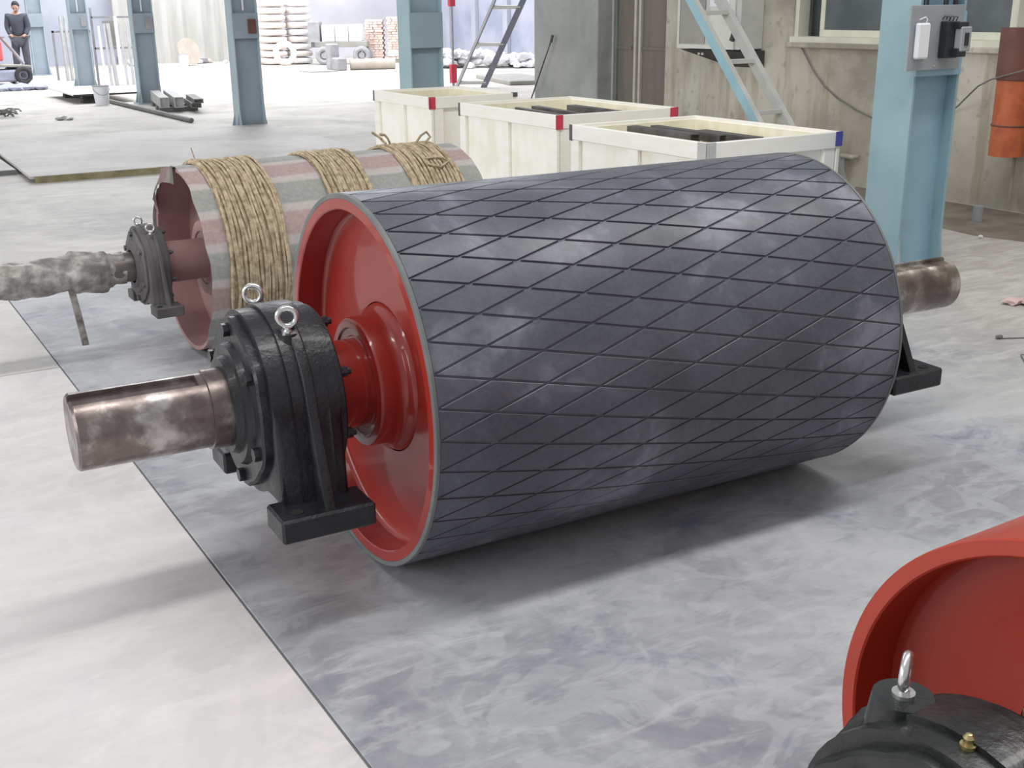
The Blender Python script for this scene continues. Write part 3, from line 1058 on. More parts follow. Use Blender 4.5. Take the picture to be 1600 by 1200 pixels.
# --- third drum, lower right corner
RZ3 = R_(1.0)
z3 = 0.387
td = empty('conveyor_drum.002', (1.3028, 0.7256, 0), RZ3, 'bare glossy red drum at the lower right frame corner with a black bearing', 'conveyor drum')
dish(td, 0.387, 1.2, z3, M['red3'], dep=0.10, hub=0.125, hubx=0.0, rimw=0.027, collar=0.085, cone=0.035)
shaft_mesh(-0.27, 1.5, 0.06, 0.068, -0.269, 1.49, -0.2, 1.4, M['steel_collar'], td, z3)
bearing(td, -0.20, z3, 0.90, 1, 0.85, M['black_cast2'], closed=True, eye_rz=(R_(0), R_(121)), brass=True, ears=True, ear_u=0.125)
bearing(td, 1.38, z3, 0.90, -1, 0.85, M['black_cast2'], closed=True, eye_rz=(R_(0), R_(38)))


# ------------------------------------------------------------------ columns
def column(loc, label, h=5.0, mats=('dust_teal', 'dust_teal2'), batten=(1.10, 1.40)):
    face, side = M[mats[0]], M[mats[1]]
    c = empty('steel_column', loc, 0, label, 'column', 'steel columns of the hall')
    D, W = 0.33, 0.24
    bm = bmesh.new()
    bx(bm, (0, 0, 0), (0.016, W, h), 0.002)
    obj('flange', bm, face, c)
    bm = bmesh.new()
    bx(bm, (D - 0.016, 0, 0), (D, W, h), 0.002)
    obj('flange', bm, face, c)
    bm = bmesh.new()
    bx(bm, (0.016, 0.06, 0), (D - 0.016, 0.075, h))
    bx(bm, (0.016, W - 0.075, 0), (D - 0.016, W - 0.06, h))
    obj('web', bm, side, c)
    bm = bmesh.new()
    bx(bm, (0.0, -0.008, batten[0]), (D, -0.0005, batten[1]), 0.001)
    obj('batten_plate', bm, side, c)
    bm = bmesh.new()
    bx(bm, (-0.06, -0.05, 0), (D + 0.06, W + 0.05, 0.02))
    for x in (0.0, D - 0.012):
        prism(bm, [(-0.04, 0.02), (0.0, 0.3), (0.0, 0.02)], x, x + 0.012)
    for y in (0.03, W - 0.042):
        for x, sx in ((0, -1), (D, 1)):
            v = [bm.verts.new(p) for p in ((x, y, 0.02), (x + sx * 0.045, y, 0.02), (x, y, 0.2), (x, y + 0.012, 0.02), (x + sx * 0.045, y + 0.012, 0.02), (x, y + 0.012, 0.2))]
            for f in ((0, 1, 2), (5, 4, 3), (0, 3, 4, 1), (1, 4, 5, 2), (2, 5, 3, 0)):
                bm.faces.new([v[t] for t in f])
    obj('column_base', bm, M['pale_teal'], c)
    return c


colR = column((4.62, 3.87, 0), 'light blue steel column at right carrying the grey switch panel', mats=('blue_paint', 'blue_web'))
colM = column((4.67, 9.46, 0), 'teal steel column behind the wooden crates')
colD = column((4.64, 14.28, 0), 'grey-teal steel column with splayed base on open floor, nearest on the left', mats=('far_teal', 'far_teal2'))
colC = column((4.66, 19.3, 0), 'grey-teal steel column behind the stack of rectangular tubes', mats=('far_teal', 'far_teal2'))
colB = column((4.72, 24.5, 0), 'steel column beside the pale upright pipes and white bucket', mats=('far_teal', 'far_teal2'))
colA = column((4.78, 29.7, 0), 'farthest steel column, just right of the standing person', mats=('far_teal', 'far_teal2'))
for c in (colD, colC, colB):
    box_obj('switch_box', (0.19, -0.035, 1.16), (0.29, -0.009, 1.33), M['maroon'] if c is colD else M['mid_grey'], c, 0.004)
    bm = bmesh.new()
    cyl(bm, (0.16, 0.03, 1.43), (0.16, 0.03, 3.0), 0.012, 10)  # white tube added in place of bright light through the column's gap
    obj('conduit', bm, M['white_plastic'], c, True)
# control panel on the right column
cp = empty('switch_panel', (4.53, 3.845, 1.13), 0, 'grey switch panel plate fixed across the light blue column', 'switch panel')
box_obj('back_plate', (0.0, 0.0, 0.0), (0.38, 0.012, 0.30), M['grey_plate'], cp, 0.002)
bm = bmesh.new()
bx(bm, (0.03, -0.028, 0.055), (0.115, 0.0, 0.22), 0.008)
wb = obj('socket_box', bm, M['white_plastic'], cp)
wb['label'] = 'white socket box'
bm = bmesh.new()
tube(bm, [(0.09, -0.015, 0.218), (0.092, -0.02, 0.235), (0.08, -0.018, 0.247), (0.065, -0.01, 0.24), (0.06, 0.0, 0.235)], 0.003, 6)
obj('cable', bm, M['white_plastic'], wb, True)
bm = bmesh.new()
bx(bm, (0.21, -0.045, 0.055), (0.30, 0.0, 0.225), 0.003)
bx(bm, (0.26, -0.075, 0.06), (0.325, -0.04, 0.10), 0.003)
bx(bm, (0.26, -0.075, 0.19), (0.325, -0.04, 0.222), 0.003)
bb = obj('breaker', bm, M['black_plastic'], cp)
bm = bmesh.new()
bx(bm, (0.27, -0.082, 0.085), (0.345, -0.04, 0.20), 0.005)
fb = obj('breaker_face', bm, M['grey_plate'], bb)
box_obj('toggle', (0.294, -0.087, 0.112), (0.322, -0.080, 0.172), M['black_plastic'], bb, 0.002)
for x in (0.245, 0.27, 0.295):
    bm = bmesh.new()
    tube(bm, [(x, -0.02, 0.222), (x, -0.03, 0.245), (x - 0.02, -0.01, 0.25), (x - 0.022, 0.0, 0.235)], 0.003, 6)
    obj('cable', bm, M['black_plastic'], bb, True)
bm = bmesh.new()
cyl(bm, (0.19, -0.004, 0.02), (0.19, 0.002, 0.02), 0.006, 8)
obj('screw', bm, M['chrome'], cp)
bm = bmesh.new()
for x in (0.12, 0.26, 0.33):
    cyl(bm, (x, 0.02, 0.29), (x, 0.02, 0.5), 0.012, 8)
obj('conduit', bm, M['black_plastic'], cp, True)


# ------------------------------------------------------------------ crates
def crate(x0, y0, x1, y1, h, label, tips):
    c = empty('wooden_crate', (x0, y0, 0), 0, label, 'crate', 'pale wooden crates in a row')
    W, D = x1 - x0, y1 - y0
    pt, rh = 0.02, 0.085
    # panels
    for nm, lo, hi in (('side_panel', (0.03, 0.03, 0.1), (W - 0.03, 0.042, h - 0.02)), ('side_panel', (0.03, D - 0.042, 0.1), (W - 0.03, D - 0.03, h - 0.02)),
                       ('side_panel', (0.03, 0.042, 0.1), (0.042, D - 0.042, h - 0.02)), ('side_panel', (W - 0.042, 0.042, 0.1), (W - 0.03, D - 0.042, h - 0.02))):
        box_obj(nm, lo, hi, M['cream_ply'] if lo[0] < 0.1 and hi[0] < 0.1 or hi[1] < 0.1 else M['yellow_ply'], c)
    box_obj('bottom_panel', (0.03, 0.03, 0.1), (W - 0.03, D - 0.03, 0.12), M['yellow_ply'], c)
    # uprights
    ups = []
    for f in (0, 0.5, 1):
        ups.append(((0.005, f * (D - 0.08), 0.08), (0.03, f * (D - 0.08) + 0.08, h - rh)))
        ups.append(((W - 0.03, f * (D - 0.08), 0.08), (W - 0.005, f * (D - 0.08) + 0.08, h - rh)))
    for f in (0, 1):
        ups.append(((0.035 + f * (W - 0.15), 0.005, 0.08), (0.035 + f * (W - 0.15) + 0.08, 0.03, h - rh)))
        ups.append(((0.035 + f * (W - 0.15), D - 0.03, 0.08), (0.035 + f * (W - 0.15) + 0.08, D - 0.005, h - rh)))
    for lo, hi in ups:
        box_obj('upright', lo, hi, M['cream_wood'], c, 0.003)
    # rails
    for z in (h, 0.165):
        box_obj('rail', (0.0, 0.0, z - rh), (0.03, D, z), M['cream_wood'], c, 0.003)
        box_obj('rail', (W - 0.03, 0.0, z - rh), (W, D, z), M['cream_wood'], c, 0.003)
        box_obj('rail', (0.03, -0.002, z - rh), (W - 0.03, 0.03, z - 0.001), M['cream_wood'], c, 0.003)
        box_obj('rail', (0.03, D - 0.03, z - rh), (W - 0.03, D + 0.002, z - 0.001), M['cream_wood'], c, 0.003)
    for y in (0.08, D / 2, D - 0.14):
        box_obj('skid', (0.0, y, 0.0), (W, y + 0.08, 0.08), M['cream_wood'], c)
    for (kind, lo, hi) in tips:
        box_obj('corner_tip', lo, hi, M[kind], c)
    return c


h = 0.8
c1 = crate(4.03, 7.86, 4.80, 8.88, h, 'pale wooden crate farthest left, empty, with one red painted corner',
           [('red_tip', (-0.003, -0.004, h - 0.088), (0.045, 0.0, h + 0.001)), ('red_tip', (-0.003, -0.004, h - 0.088), (0.0, 0.02, h + 0.001)),
            ('dark_tip', (-0.003, 1.0, h - 0.085), (0.0, 1.022, h)), ('dark_tip', (0.73, -0.005, h - 0.03), (0.772, 0.03, h + 0.003))])
c2 = crate(3.97, 6.04, 4.93, 7.30, h, 'pale wooden crate in the middle of the row with two red painted corners',
           [('red_tip', (-0.003, -0.006, h - 0.088), (0.05, -0.002, h + 0.001)), ('dark_tip', (-0.003, 1.24, h - 0.09), (0.0, 1.262, h)),
            ('red_tip', (0.90, -0.006, h - 0.088), (0.963, -0.002, h + 0.001)), ('red_tip', (0.96, -0.006, h - 0.088), (0.963, 0.03, h + 0.001))])
c3 = crate(3.73, 4.34, 4.66, 5.53, h, 'pale wooden crate nearest the light blue column, with blue and grey corner tips',
           [('grey_tip', (-0.003, -0.006, h - 0.088), (0.06, -0.002, h + 0.001)), ('grey_tip', (-0.004, -0.006, h - 0.088), (-0.001, 0.06, h + 0.001)),
            ('dark_tip', (-0.003, 1.165, h - 0.09), (0.0, 1.192, h)), ('blue_tip', (0.885, -0.006, h - 0.075), (0.933, -0.002, h + 0.001))])


def channel(name, x, y0, y1, z, label, group, w=0.06, hh=0.045, mat='dark_steel', rz=0.0):
    c = bmesh.new()
    t = 0.006
    L = y1 - y0
    bx(c, (-w / 2, 0, hh - t), (w / 2, L, hh))
    bx(c, (-w / 2, 0, 0), (-w / 2 + t, L, hh - t))
    bx(c, (w / 2 - t, 0, 0), (w / 2, L, hh - t))
    o = obj(name, c, M[mat], None, False, (x, y0, z), (0, 0, rz))
    tag(o, label, 'steel channel', group)
    return o


g = 'dark steel channels laid in the crates'
channel('steel_channel', 4.03, 4.78, 5.34, h - 0.055, 'dark steel channel on top in the crate by the blue column, open end forward', g, 0.07)
channel('steel_channel', 4.19, 4.74, 5.36, h - 0.065, 'dark steel channel in the middle of the crate by the blue column', g, 0.055, rz=-0.03)
channel('steel_channel', 4.37, 4.66, 5.15, h - 0.085, 'dark steel channel deeper at right inside the crate by the blue column', g, 0.075, rz=-0.03)
channel('steel_channel', 4.13, 6.2, 6.88, h - 0.06, 'thin dark steel channel at the left side of the middle crate', g, 0.035, rz=-0.1)
channel('steel_channel', 4.27, 6.18, 6.9, h - 0.06, 'dark steel channel second from the left inside the middle crate', g, 0.055, rz=-0.12)
channel('steel_channel', 4.53, 6.12, 6.75, h - 0.055, 'dark steel channel at the right side of the middle crate', g, 0.07, rz=-0.05)
# cross bars they rest on
for (x0, x1, ys, z, lab) in ((3.76, 4.63, (4.85, 5.1), h - 0.13, 'crate by the blue column'), (4.0, 4.9, (6.35, 6.65), h - 0.115, 'middle crate')):
    for k, y in enumerate(ys):
        o = box_obj('support_batten', (x0 + 0.02, y, z), (x1 - 0.02, y + 0.05, z + 0.05), M['yellow_ply'])
        tag(o, '%s wooden batten across the %s under the steel channels' % (('nearer', 'farther')[k], lab), 'batten')
# pale sheet leaning off the right corner of the last crate
bm = bmesh.new()
v = [bm.verts.new(p) for p in ((4.70, 4.46, 0.70), (4.70, 4.36, 0.02), (4.86, 4.19, 0.02), (4.72, 4.42, 0.7))]
bm.faces.new(v)
bmesh.ops.solidify(bm, geom=bm.faces[:], thickness=0.006)
tag(obj('offcut_board', bm, M['cab']), 'pale offcut board leaning on the right side of the last crate', 'board')


# ------------------------------------------------------------------ right ladder and wall things
ld = empty('steel_ladder', (5.76, 5.59, 0), 0, 'sloping steel ladder with light blue outer rail behind the last crate', 'ladder')
SL = math.atan2(1, 0.92)
Lr = 4.0


def rail_bm(x0, x1, lo, hi):
    bm = bmesh.new()
    g = bx(bm, (x0, lo, 0), (x1, hi, Lr))
    bmesh.ops.transform(bm, matrix=Matrix.Rotation(-(PI / 2 - SL), 4, 'X'), verts=bm.verts)
    return bm


r1 = obj('rail', rail_bm(0.0, 0.045, -0.03, 0.04), M['lad_grey'], ld)
o = obj('rail_web', rail_bm(-0.004, 0.0, -0.03, 0.04), M['lad_blue'], ld)
o['label'] = 'light blue outer face'
obj('rail', rail_bm(0.27, 0.32, -0.03, 0.04), M['lad_grey'], ld)
for z in (0.02 + 0.34 * k for k in range(1, 9)):
    y = z * 0.92
    box_obj('step', (0.045, y - 0.035, z - 0.012), (0.27, y + 0.04, z + 0.02), M['lad_grey'], ld, 0.002)

cb = empty('electrical_cabinet', (6.95, 8.18, 1.06), 0, 'grey electrical cabinet on a bracket, seen through the ladder', 'cabinet')
box_obj('body', (0.1, -0.36, 0.0), (0.37, 0.48, 0.9), M['cab'], cb, 0.006)
bm = bmesh.new()
bx(bm, (0.085, 0.02, 0.0), (0.1, 0.48, 0.035))
bx(bm, (0.085, 0.45, 0.035), (0.1, 0.48, 0.9))
obj('door_edge', bm, M['cab_edge'], cb)
box_obj('window_panel', (0.09, 0.10, 0.045), (0.099, 0.445, 0.88), M['cab_in'], cb)
box_obj('door', (0.08, -0.30, 0.0), (0.1, 0.02, 0.9), M['cab_edge'], cb, 0.003)
box_obj('label_plate', (0.07, -0.24, 0.36), (0.08, 0.02, 0.46), M['white_plastic'], cb, 0.002)
bm = bmesh.new()
for k, (w_, x) in enumerate(((0.02, -0.055), (0.022, -0.085), (0.022, -0.115), (0.018, -0.142))):
    bx(bm, (0.0685, x - w_ / 2, 0.39), (0.07, x + w_ / 2, 0.42))
obj('label_mark', bm, M['mid_grey'], cb)
bm = bmesh.new()
prof = [(0.10, 0.46), (0.36, 0.46)]
v = [bm.verts.new(p) for p in ((0.11, 0.46, -0.01), (0.11, -0.4, -0.01), (0.36, -0.4, -0.01), (0.36, 0.46, -0.01), (0.36, -0.40, -0.16), (0.36, 0.05, -0.16))]
bm.faces.new((v[0], v[1], v[2], v[3]))
bm.faces.new((v[0], v[1], v[4], v[5]))
bm.faces.new((v[1], v[2], v[4]))
bm.faces.new((v[0], v[5], v[3]))
bm.faces.new((v[2], v[3], v[5], v[4]))
obj('wall_bracket', bm, M['dark_iron'], cb)
bm = bmesh.new()
for y in (0.2, 0.15):
    rock(bm, (0.12, y, -0.045), (0.012, 0.014, 0.014), random.Random(2))
obj('bracket_bolt', bm, M['cab_edge'], cb)
bm = bmesh.new()
tube(bm, [(0.06, -0.28, 0.33), (0.04, -0.3, 0.27), (0.05, -0.35, 0.22), (0.03, -0.40, 0.2)], 0.008, 6)
tube(bm, [(0.02, -0.40, 0.22), (0.02, -0.38, 0.16), (0.02, -0.35, 0.08)], 0.024, 8)
obj('plug_and_cable', bm, M['dark_iron'], cb, True)

# orange cylinder hanging on the wall
oc = empty('wall_cylinder', (7.16, 5.14, 0.4), 0, 'faded orange cylinder with maroon upper half hung on the right wall', 'cylinder')
bm = bmesh.new()
bmesh.ops.create_cone(bm, cap_ends=True, segments=36, radius1=0.115, radius2=0.115, depth=0.52, matrix=Matrix.Translation((0, 0, 0.27)))
obj('lower_body', bm, M['orange'], oc, True)
bm = bmesh.new()
bmesh.ops.create_cone(bm, cap_ends=True, segments=36, radius1=0.125, radius2=0.125, depth=0.34, matrix=Matrix.Translation((0.0, -0.0, 0.70)))
obj('upper_body', bm, M['maroon'], oc, True)
bm = bmesh.new()
torus(bm, 0.117, 0.006, 36, 6, Matrix.Translation((0, 0, 0.22)) @ Matrix.Rotation(PI / 2, 4, 'Y'))
torus(bm, 0.117, 0.006, 36, 6, Matrix.Translation((0, 0, 0.53)) @ Matrix.Rotation(PI / 2, 4, 'Y'))
obj('band', bm, M['maroon'], oc, True)
bm = bmesh.new()
bx(bm, (0.08, -0.03, 0.1), (0.16, 0.03, 0.14))
bx(bm, (0.08, -0.03, 0.8), (0.16, 0.03, 0.84))
obj('wall_clip', bm, M['dark_iron'], oc)
bm = bmesh.new()
cyl(bm, (0.08, -0.02, -0.35), (0.08, -0.02, 0.03), 0.012, 8)
obj('drain_pipe', bm, M['wall'], oc, True)

bm = bmesh.new()
P = [(7.33, 1.09), (7.25, 1.0), (7.17, 0.9), (7.03, 0.78), (6.87, 0.69), (6.66, 0.61), (6.48, 0.56), (6.2, 0.55), (5.98, 0.58), (5.78, 0.64), (5.62, 0.72), (5.46, 0.81), (5.33, 0.88), (5.22, 0.93), (5.08, 0.97), (4.9, 1.02)]
tube(bm, [(7.30 - 0.29 * min(1, max(0, (5.75 - y) / 0.45)), y, z) for y, z in P], 0.006, 6)
tag(obj('wall_cable', bm, M['wire'], None, True), 'thin dark cable sagging along the right wall under the window', 'cable')
tp = empty('water_tap', (7.32, 6.72, 0.12), 0, 'small grey pipe stub with a flat cap low on the right wall', 'pipe')
bm = bmesh.new()
cyl(bm, (-0.06, 0, -0.12), (-0.06, 0, 0.11), 0.014, 10)
cyl(bm, (-0.06, 0, 0.09), (0.0, 0, 0.09), 0.012, 10)
obj('pipe', bm, M['mid_grey'], tp, True)
bm = bmesh.new()
bx(bm, (-0.10, -0.13, 0.11), (-0.02, 0.12, 0.14), 0.01)
obj('cap', bm, M['wall'], tp)
bm = bmesh.new()
cyl(bm, (6.8, 5.04, 0.0), (6.8, 5.04, 0.105), 0.035, 16)
tag(obj('pipe_stub', bm, M['grey_plate'], None, True), 'short pale pipe stub standing on the damp floor by the right wall', 'pipe')

rg = random.Random(21)
bm = bmesh.new()
rock(bm, (6.3, 4.63, 0.012), (0.016, 0.016, 0.012), rg)
tag(obj('pebble', bm, M['white_plastic']), 'tiny white pebble at the edge of the damp floor patch', 'pebble')
bm = bmesh.new()
for k in range(5):
    rock(bm, (5.02 + 0.06 * k, 3.45 - 0.05 * k + rg.uniform(-.02, .02), 0.014), (0.06, 0.05, 0.02), rg, 2)
tag(obj('pink_rag', bm, M['pink_rag'], None, True), 'crumpled pale pink rag on the concrete at right', 'rag')
bm = bmesh.new()
tube(bm, [(4.36, 2.72, 0.004), (4.32, 2.83, 0.004), (4.27, 2.87, 0.006), (4.18, 2.78, 0.004), (4.12, 2.6, 0.004), (4.1, 2.4, 0.004)], 0.003, 5)
tag(obj('wire_scrap', bm, M['wire']), 'bent dark wire scrap on the concrete near the right edge', 'wire')
bm = bmesh.new()
tube(bm, [(4.42, 3.08, 0.004), (4.52, 3.03, 0.004), (4.8, 2.95, 0.004)], 0.0035, 5)
rock(bm, (4.42, 3.09, 0.01), (0.02, 0.014, 0.01), rg)
tag(obj('wire_scrap', bm, M['wire']), 'straight thin wire with a pale lump at its end, below the pink rag', 'wire')

# ------------------------------------------------------------------ middle distance, left
bm = bmesh.new()
P0 = (4.43, 19.9)
for (x, y0, y1, z0, z1, w_) in ():
    pass
for k, (x, y0, L_, z0, w_, hh, mt, lab) in enumerate((
        (4.545, 17.45, 1.72, 0.07, 0.135, 0.15, 'beam_top', 'pale rectangular steel tube, leftmost of the tube stack by the column'),
        (4.735, 17.35, 1.8, 0.07, 0.135, 0.15, 'beam_top', 'pale rectangular steel tube, second of the tube stack by the column'),
        (4.93, 17.15, 1.1, 0.07, 0.145, 0.07, 'beam_dark', 'dark short steel tube on the right of the tube stack, lower one'),
        (4.94, 17.05, 1.1, 0.142, 0.135, 0.06, 'beam_dark', 'dark short steel tube on the right of the tube stack, upper one'))):
    bm = bmesh.new()
    t = 0.012
    bx(bm, (-w_ / 2, 0, z0), (w_ / 2, L_, z0 + t))
    bx(bm, (-w_ / 2, 0, z0 + hh - t), (w_ / 2, L_, z0 + hh))
    bx(bm, (-w_ / 2, 0, z0 + t), (-w_ / 2 + t, L_, z0 + hh - t))
    bx(bm, (w_ / 2 - t, 0, z0 + t), (w_ / 2, L_, z0 + hh - t))
    bx(bm, (-w_ / 2 + t, 0.04, z0 + t), (w_ / 2 - t, 0.05, z0 + hh - t))
    tag(obj('steel_tube', bm, M[mt], None, False, (x, y0, 0), (0, 0, R_(-10))), lab, 'steel tube', 'stack of rectangular tubes')
for k, y in enumerate((17.5, 18.0, 18.75)):
    o = box_obj('timber_block', (4.47 + 0.176 * (y - 17.45), y, 0.0), (5.05 if y < 18.5 else 5.0, y + 0.09, 0.07), M['beam_dark'])
    tag(o, ('front', 'middle', 'rear')[k] + ' dark timber bearer under the stack of steel tubes', 'timber')
bm = bmesh.new()
cyl(bm, (4.40, 15.6, 0.035), (4.28, 20.1, 0.035), 0.032, 14)
tag(obj('steel_pipe', bm, M['beam_dark'], None, True), 'grey steel pipe lying on the floor in front of the tube stack', 'pipe')
# white plate on a stand with a bucket
wp = empty('white_sheet_table', (4.2, 20.6, 0), 0, 'white sheet on a dark trestle beside the white bucket', 'trestle')
box_obj('sheet', (-0.45, -0.6, 0.13), (0.6, 1.6, 0.155), M['white_bag'], wp)
box_obj('edge_bar', (-0.45, -0.62, 0.125), (0.6, -0.6, 0.155), M['dark_iron'], wp)
bm = bmesh.new()
v = []
prism(bm, [(-0.5, 0.0), (-0.42, 0.12), (-0.3, 0.12), (-0.22, 0.0)], -0.28, -0.05)
prism(bm, [(1.0, 0.0), (1.08, 0.12), (1.2, 0.12), (1.28, 0.0)], -0.28, 0.3)
obj('trestle_foot', bm, M['dark_iron'], wp)


def bucket(name, loc, r, hh, label, mat):
    b = empty(name, loc, 0, label, 'bucket')
    bm = bmesh.new()
    vs = revolve(bm, [(0, 0), (0, r * 0.8), (hh, r), (hh, r * 0.93), (0.02, r * 0.75), (0.02, 0)], 24)
    bmesh.ops.transform(bm, matrix=Matrix.Rotation(-PI / 2, 4, 'Y'), verts=vs)
    obj('pail', bm, mat, b, True)
    bm = bmesh.new()
    torus(bm, r, 0.008, 24, 6, Matrix.Translation((0, 0, hh)) @ Matrix.Rotation(PI / 2, 4, 'Y'))
    obj('rim', bm, M['grey_plate'], b, True)
    bm = bmesh.new()
    pts = [(r * math.cos(a), 0.0, hh - 0.02 - 0.12 * math.sin(a)) for a in [PI * k / 10 for k in range(11)]]
    tube(bm, [(p[0], -r * 0.9 * math.sin(PI * i / 10) - 0.01, p[2]) for i, p in enumerate(pts)], 0.004, 5)
    obj('handle', bm, M['mid_grey'], b, True)
    return b


bucket('bucket', (4.1, 19.55, 0), 0.13, 0.3, 'white bucket standing before the trestle with the white sheet', M['white_plastic'])
bucket('bucket', (8.75, 31.2, 0), 0.13, 0.32, 'small pale bucket in front of the round board by the curtain', M['white_bag'])
bm = bmesh.new()
bmesh.ops.create_cone(bm, cap_ends=True, segments=40, radius1=0.37, radius2=0.37, depth=0.05)
bmesh.ops.transform(bm, matrix=Matrix.Translation((9.1, 31.9, 0.36)) @ Matrix.Rotation(R_(25), 4, 'Z') @ Matrix.Rotation(R_(78), 4, 'X'), verts=bm.verts)
tag(obj('round_board', bm, M['brown_disc'], None, True), 'round brownish board leaning before the beige curtain', 'board')

# upright pale pipes, leaning in two bundles against a rack
rg = random.Random(31)
PO = ['first', 'second', 'third', 'fourth', 'fifth', 'sixth', 'seventh', 'eighth', 'ninth']
rk = empty('pipe_rack', (5.75, 24.9, 0), 0, 'grey rack frame holding the upright pale pipes', 'rack')
bm = bmesh.new()
for x in (-0.55, 0.55):
    bx(bm, (x - 0.02, -0.02, 0), (x + 0.02, 0.02, 1.5))
bx(bm, (-0.55, -0.02, 1.3), (0.55, 0.02, 1.34))
bx(bm, (-0.55, -0.02, 0.7), (0.55, 0.02, 0.74))
obj('rack_frame', bm, M['mid_grey'], rk)
box_obj('rack_plate', (-0.35, -0.03, 0.75), (-0.05, -0.022, 1.25), M['cab_in'], rk)
for k in range(9):
    x = 5.28 + 0.11 * k
    bm = bmesh.new()
    hgt = rg.uniform(1.15, 1.5)
    r = rg.uniform(0.025, 0.045)
    cyl(bm, (x, 24.62 + rg.uniform(-.03, .03), 0), (x + rg.uniform(-.03, .03), 24.78, hgt), r, 10)
    tag(obj('upright_pipe', bm, M['pipe_pale'] if k % 3 else M['white_bag'], None, True), 'upright pipe, %s from the left in the bundle beside the second far column' % PO[k], 'pipe', 'upright pipes right of the column')
for k in range(6):
    x = 5.0 + 0.10 * k
    bm = bmesh.new()
    cyl(bm, (x, 27.0, 0), (x + rg.uniform(-.04, .04), 27.2, rg.uniform(1.1, 1.45)), rg.uniform(0.03, 0.05), 10)
    tag(obj('upright_pipe', bm, M['beam_top'], None, True), 'greyish upright pipe, %s from the left between the two farthest columns' % PO[k], 'pipe', 'upright pipes between the far columns')
rk2 = empty('pipe_rack', (5.25, 27.35, 0), 0, 'low grey frame behind the pipes between the far columns', 'rack')
bm = bmesh.new()
bx(bm, (-0.4, -0.02, 1.0), (0.4, 0.02, 1.04))
bx(bm, (-0.4, -0.02, 0), (-0.36, 0.02, 1.04))
bx(bm, (0.36, -0.02, 0), (0.4, 0.02, 1.04))
obj('rack_frame', bm, M['mid_grey'], rk2)

# scrap heap at left edge
bm = bmesh.new()
rg = random.Random(41)
for k in range(9):
    cx, cy = 2.35 + rg.uniform(-.25, .25), 18.3 + rg.uniform(-.3, .3)
    rr_ = rg.uniform(0.06, 0.16)
    zz = rg.uniform(0.02, 0.1)
    tube(bm, [(cx + rr_ * math.cos(a), cy + rr_ * math.sin(a), zz + 0.03 * math.sin(2 * a)) for a in [2 * PI * i / 12 for i in range(11)]], 0.012, 5)
tag(obj('scrap_coil', bm, M['beam_dark'], None, True), 'tangled heap of scrap wire coils at the left frame edge', 'scrap')
bm = bmesh.new()
rock(bm, (3.03, 17.15, 0.03), (0.09, 0.05, 0.03), rg, 2)
rock(bm, (3.12, 17.1, 0.02), (0.06, 0.05, 0.02), rg, 2)
tag(obj('scrap_lump', bm, M['beam_top'], None, True), 'small lump of scrap alone on the pale floor at left', 'scrap')

# cart at far left: tilted bed with red box
ct = empty('hand_cart', (3.6, 26.6, 0), R_(10), 'grey hand cart carrying a faded red box beside the standing person', 'cart')
bm = bmesh.new()
bx(bm, (-1.2, -0.3, 0.38), (0.55, 0.3, 0.43), 0.01, rot=(0, 0.06, 0))
obj('cart_bed', bm, M['cab_in'], ct)
bm = bmesh.new()
tube(bm, [(0.5, 0.0, 0.4), (0.25, 0.0, 0.75), (0.1, 0.0, 0.95)], 0.035, 8)
tube(bm, [(0.1, -0.25, 0.95), (0.1, 0.25, 0.95)], 0.02, 8)
obj('cart_handle', bm, M['mid_grey'], ct, True)
box_obj('red_box', (-0.75, -0.28, 0.48), (0.02, 0.2, 0.88), M['red_box'], ct, 0.03)
for x, y in ((-0.6, -0.34), (0.35, -0.34), (-0.6, 0.34), (0.35, 0.34)):
    bm = bmesh.new()
    torus(bm, 0.14, 0.045, 20, 8, Matrix.Translation((x, y, 0.185)) @ Matrix.Rotation(PI / 2, 4, 'Z'))
    cyl(bm, (x, y - 0.03, 0.185), (x, y + 0.03, 0.185), 0.05, 10)
    obj('wheel', bm, M['shoe'], ct, True)
bm = bmesh.new()
bx(bm, (-1.2, -0.32, 0.06), (0.5, 0.32, 0.3), 0.04)
obj('under_box', bm, M['tarp'], ct)
bm = bmesh.new()
for i in range(10):
    for j in range(4):
        rock(bm, (1.9 + 0.23 * i, 24.3 + 0.25 * j, 0.03), (0.17, 0.17, 0.05 + 0.03 * rg.random()), rg)
tag(obj('blue_tarp', bm, M['tarp'], None, True), 'low blue-grey tarpaulin heap before the cart at the far left', 'tarpaulin')


# ------------------------------------------------------------------ person at far left
def skin_obj(name, verts, edges, radii, mat, parent, root=0, sub=2):
    me = bpy.data.meshes.new(name)
    me.from_pydata([Vector(v) for v in verts], edges, [])
    o = bpy.data.objects.new(name, me)
    COL.objects.link(o)
    mo = o.modifiers.new('skin', 'SKIN')
    for i, r in enumerate(radii):
        sv = me.skin_vertices[0].data[i]
        sv.radius = (r, r) if not isinstance(r, tuple) else r
        sv.use_root = (i == root)
    mo.use_smooth_shade = True
    s = o.modifiers.new('sub', 'SUBSURF')
    s.levels = sub
    s.render_levels = sub
    dg = bpy.context.evaluated_depsgraph_get()
    nm = bpy.data.meshes.new_from_object(o.evaluated_get(dg))
    nm.materials.clear()
    nm.materials.append(mat)
    for p in nm.polygons:
        p.use_smooth = True
    bpy.data.objects.remove(o, do_unlink=True)
    return link(name, nm, None, parent)


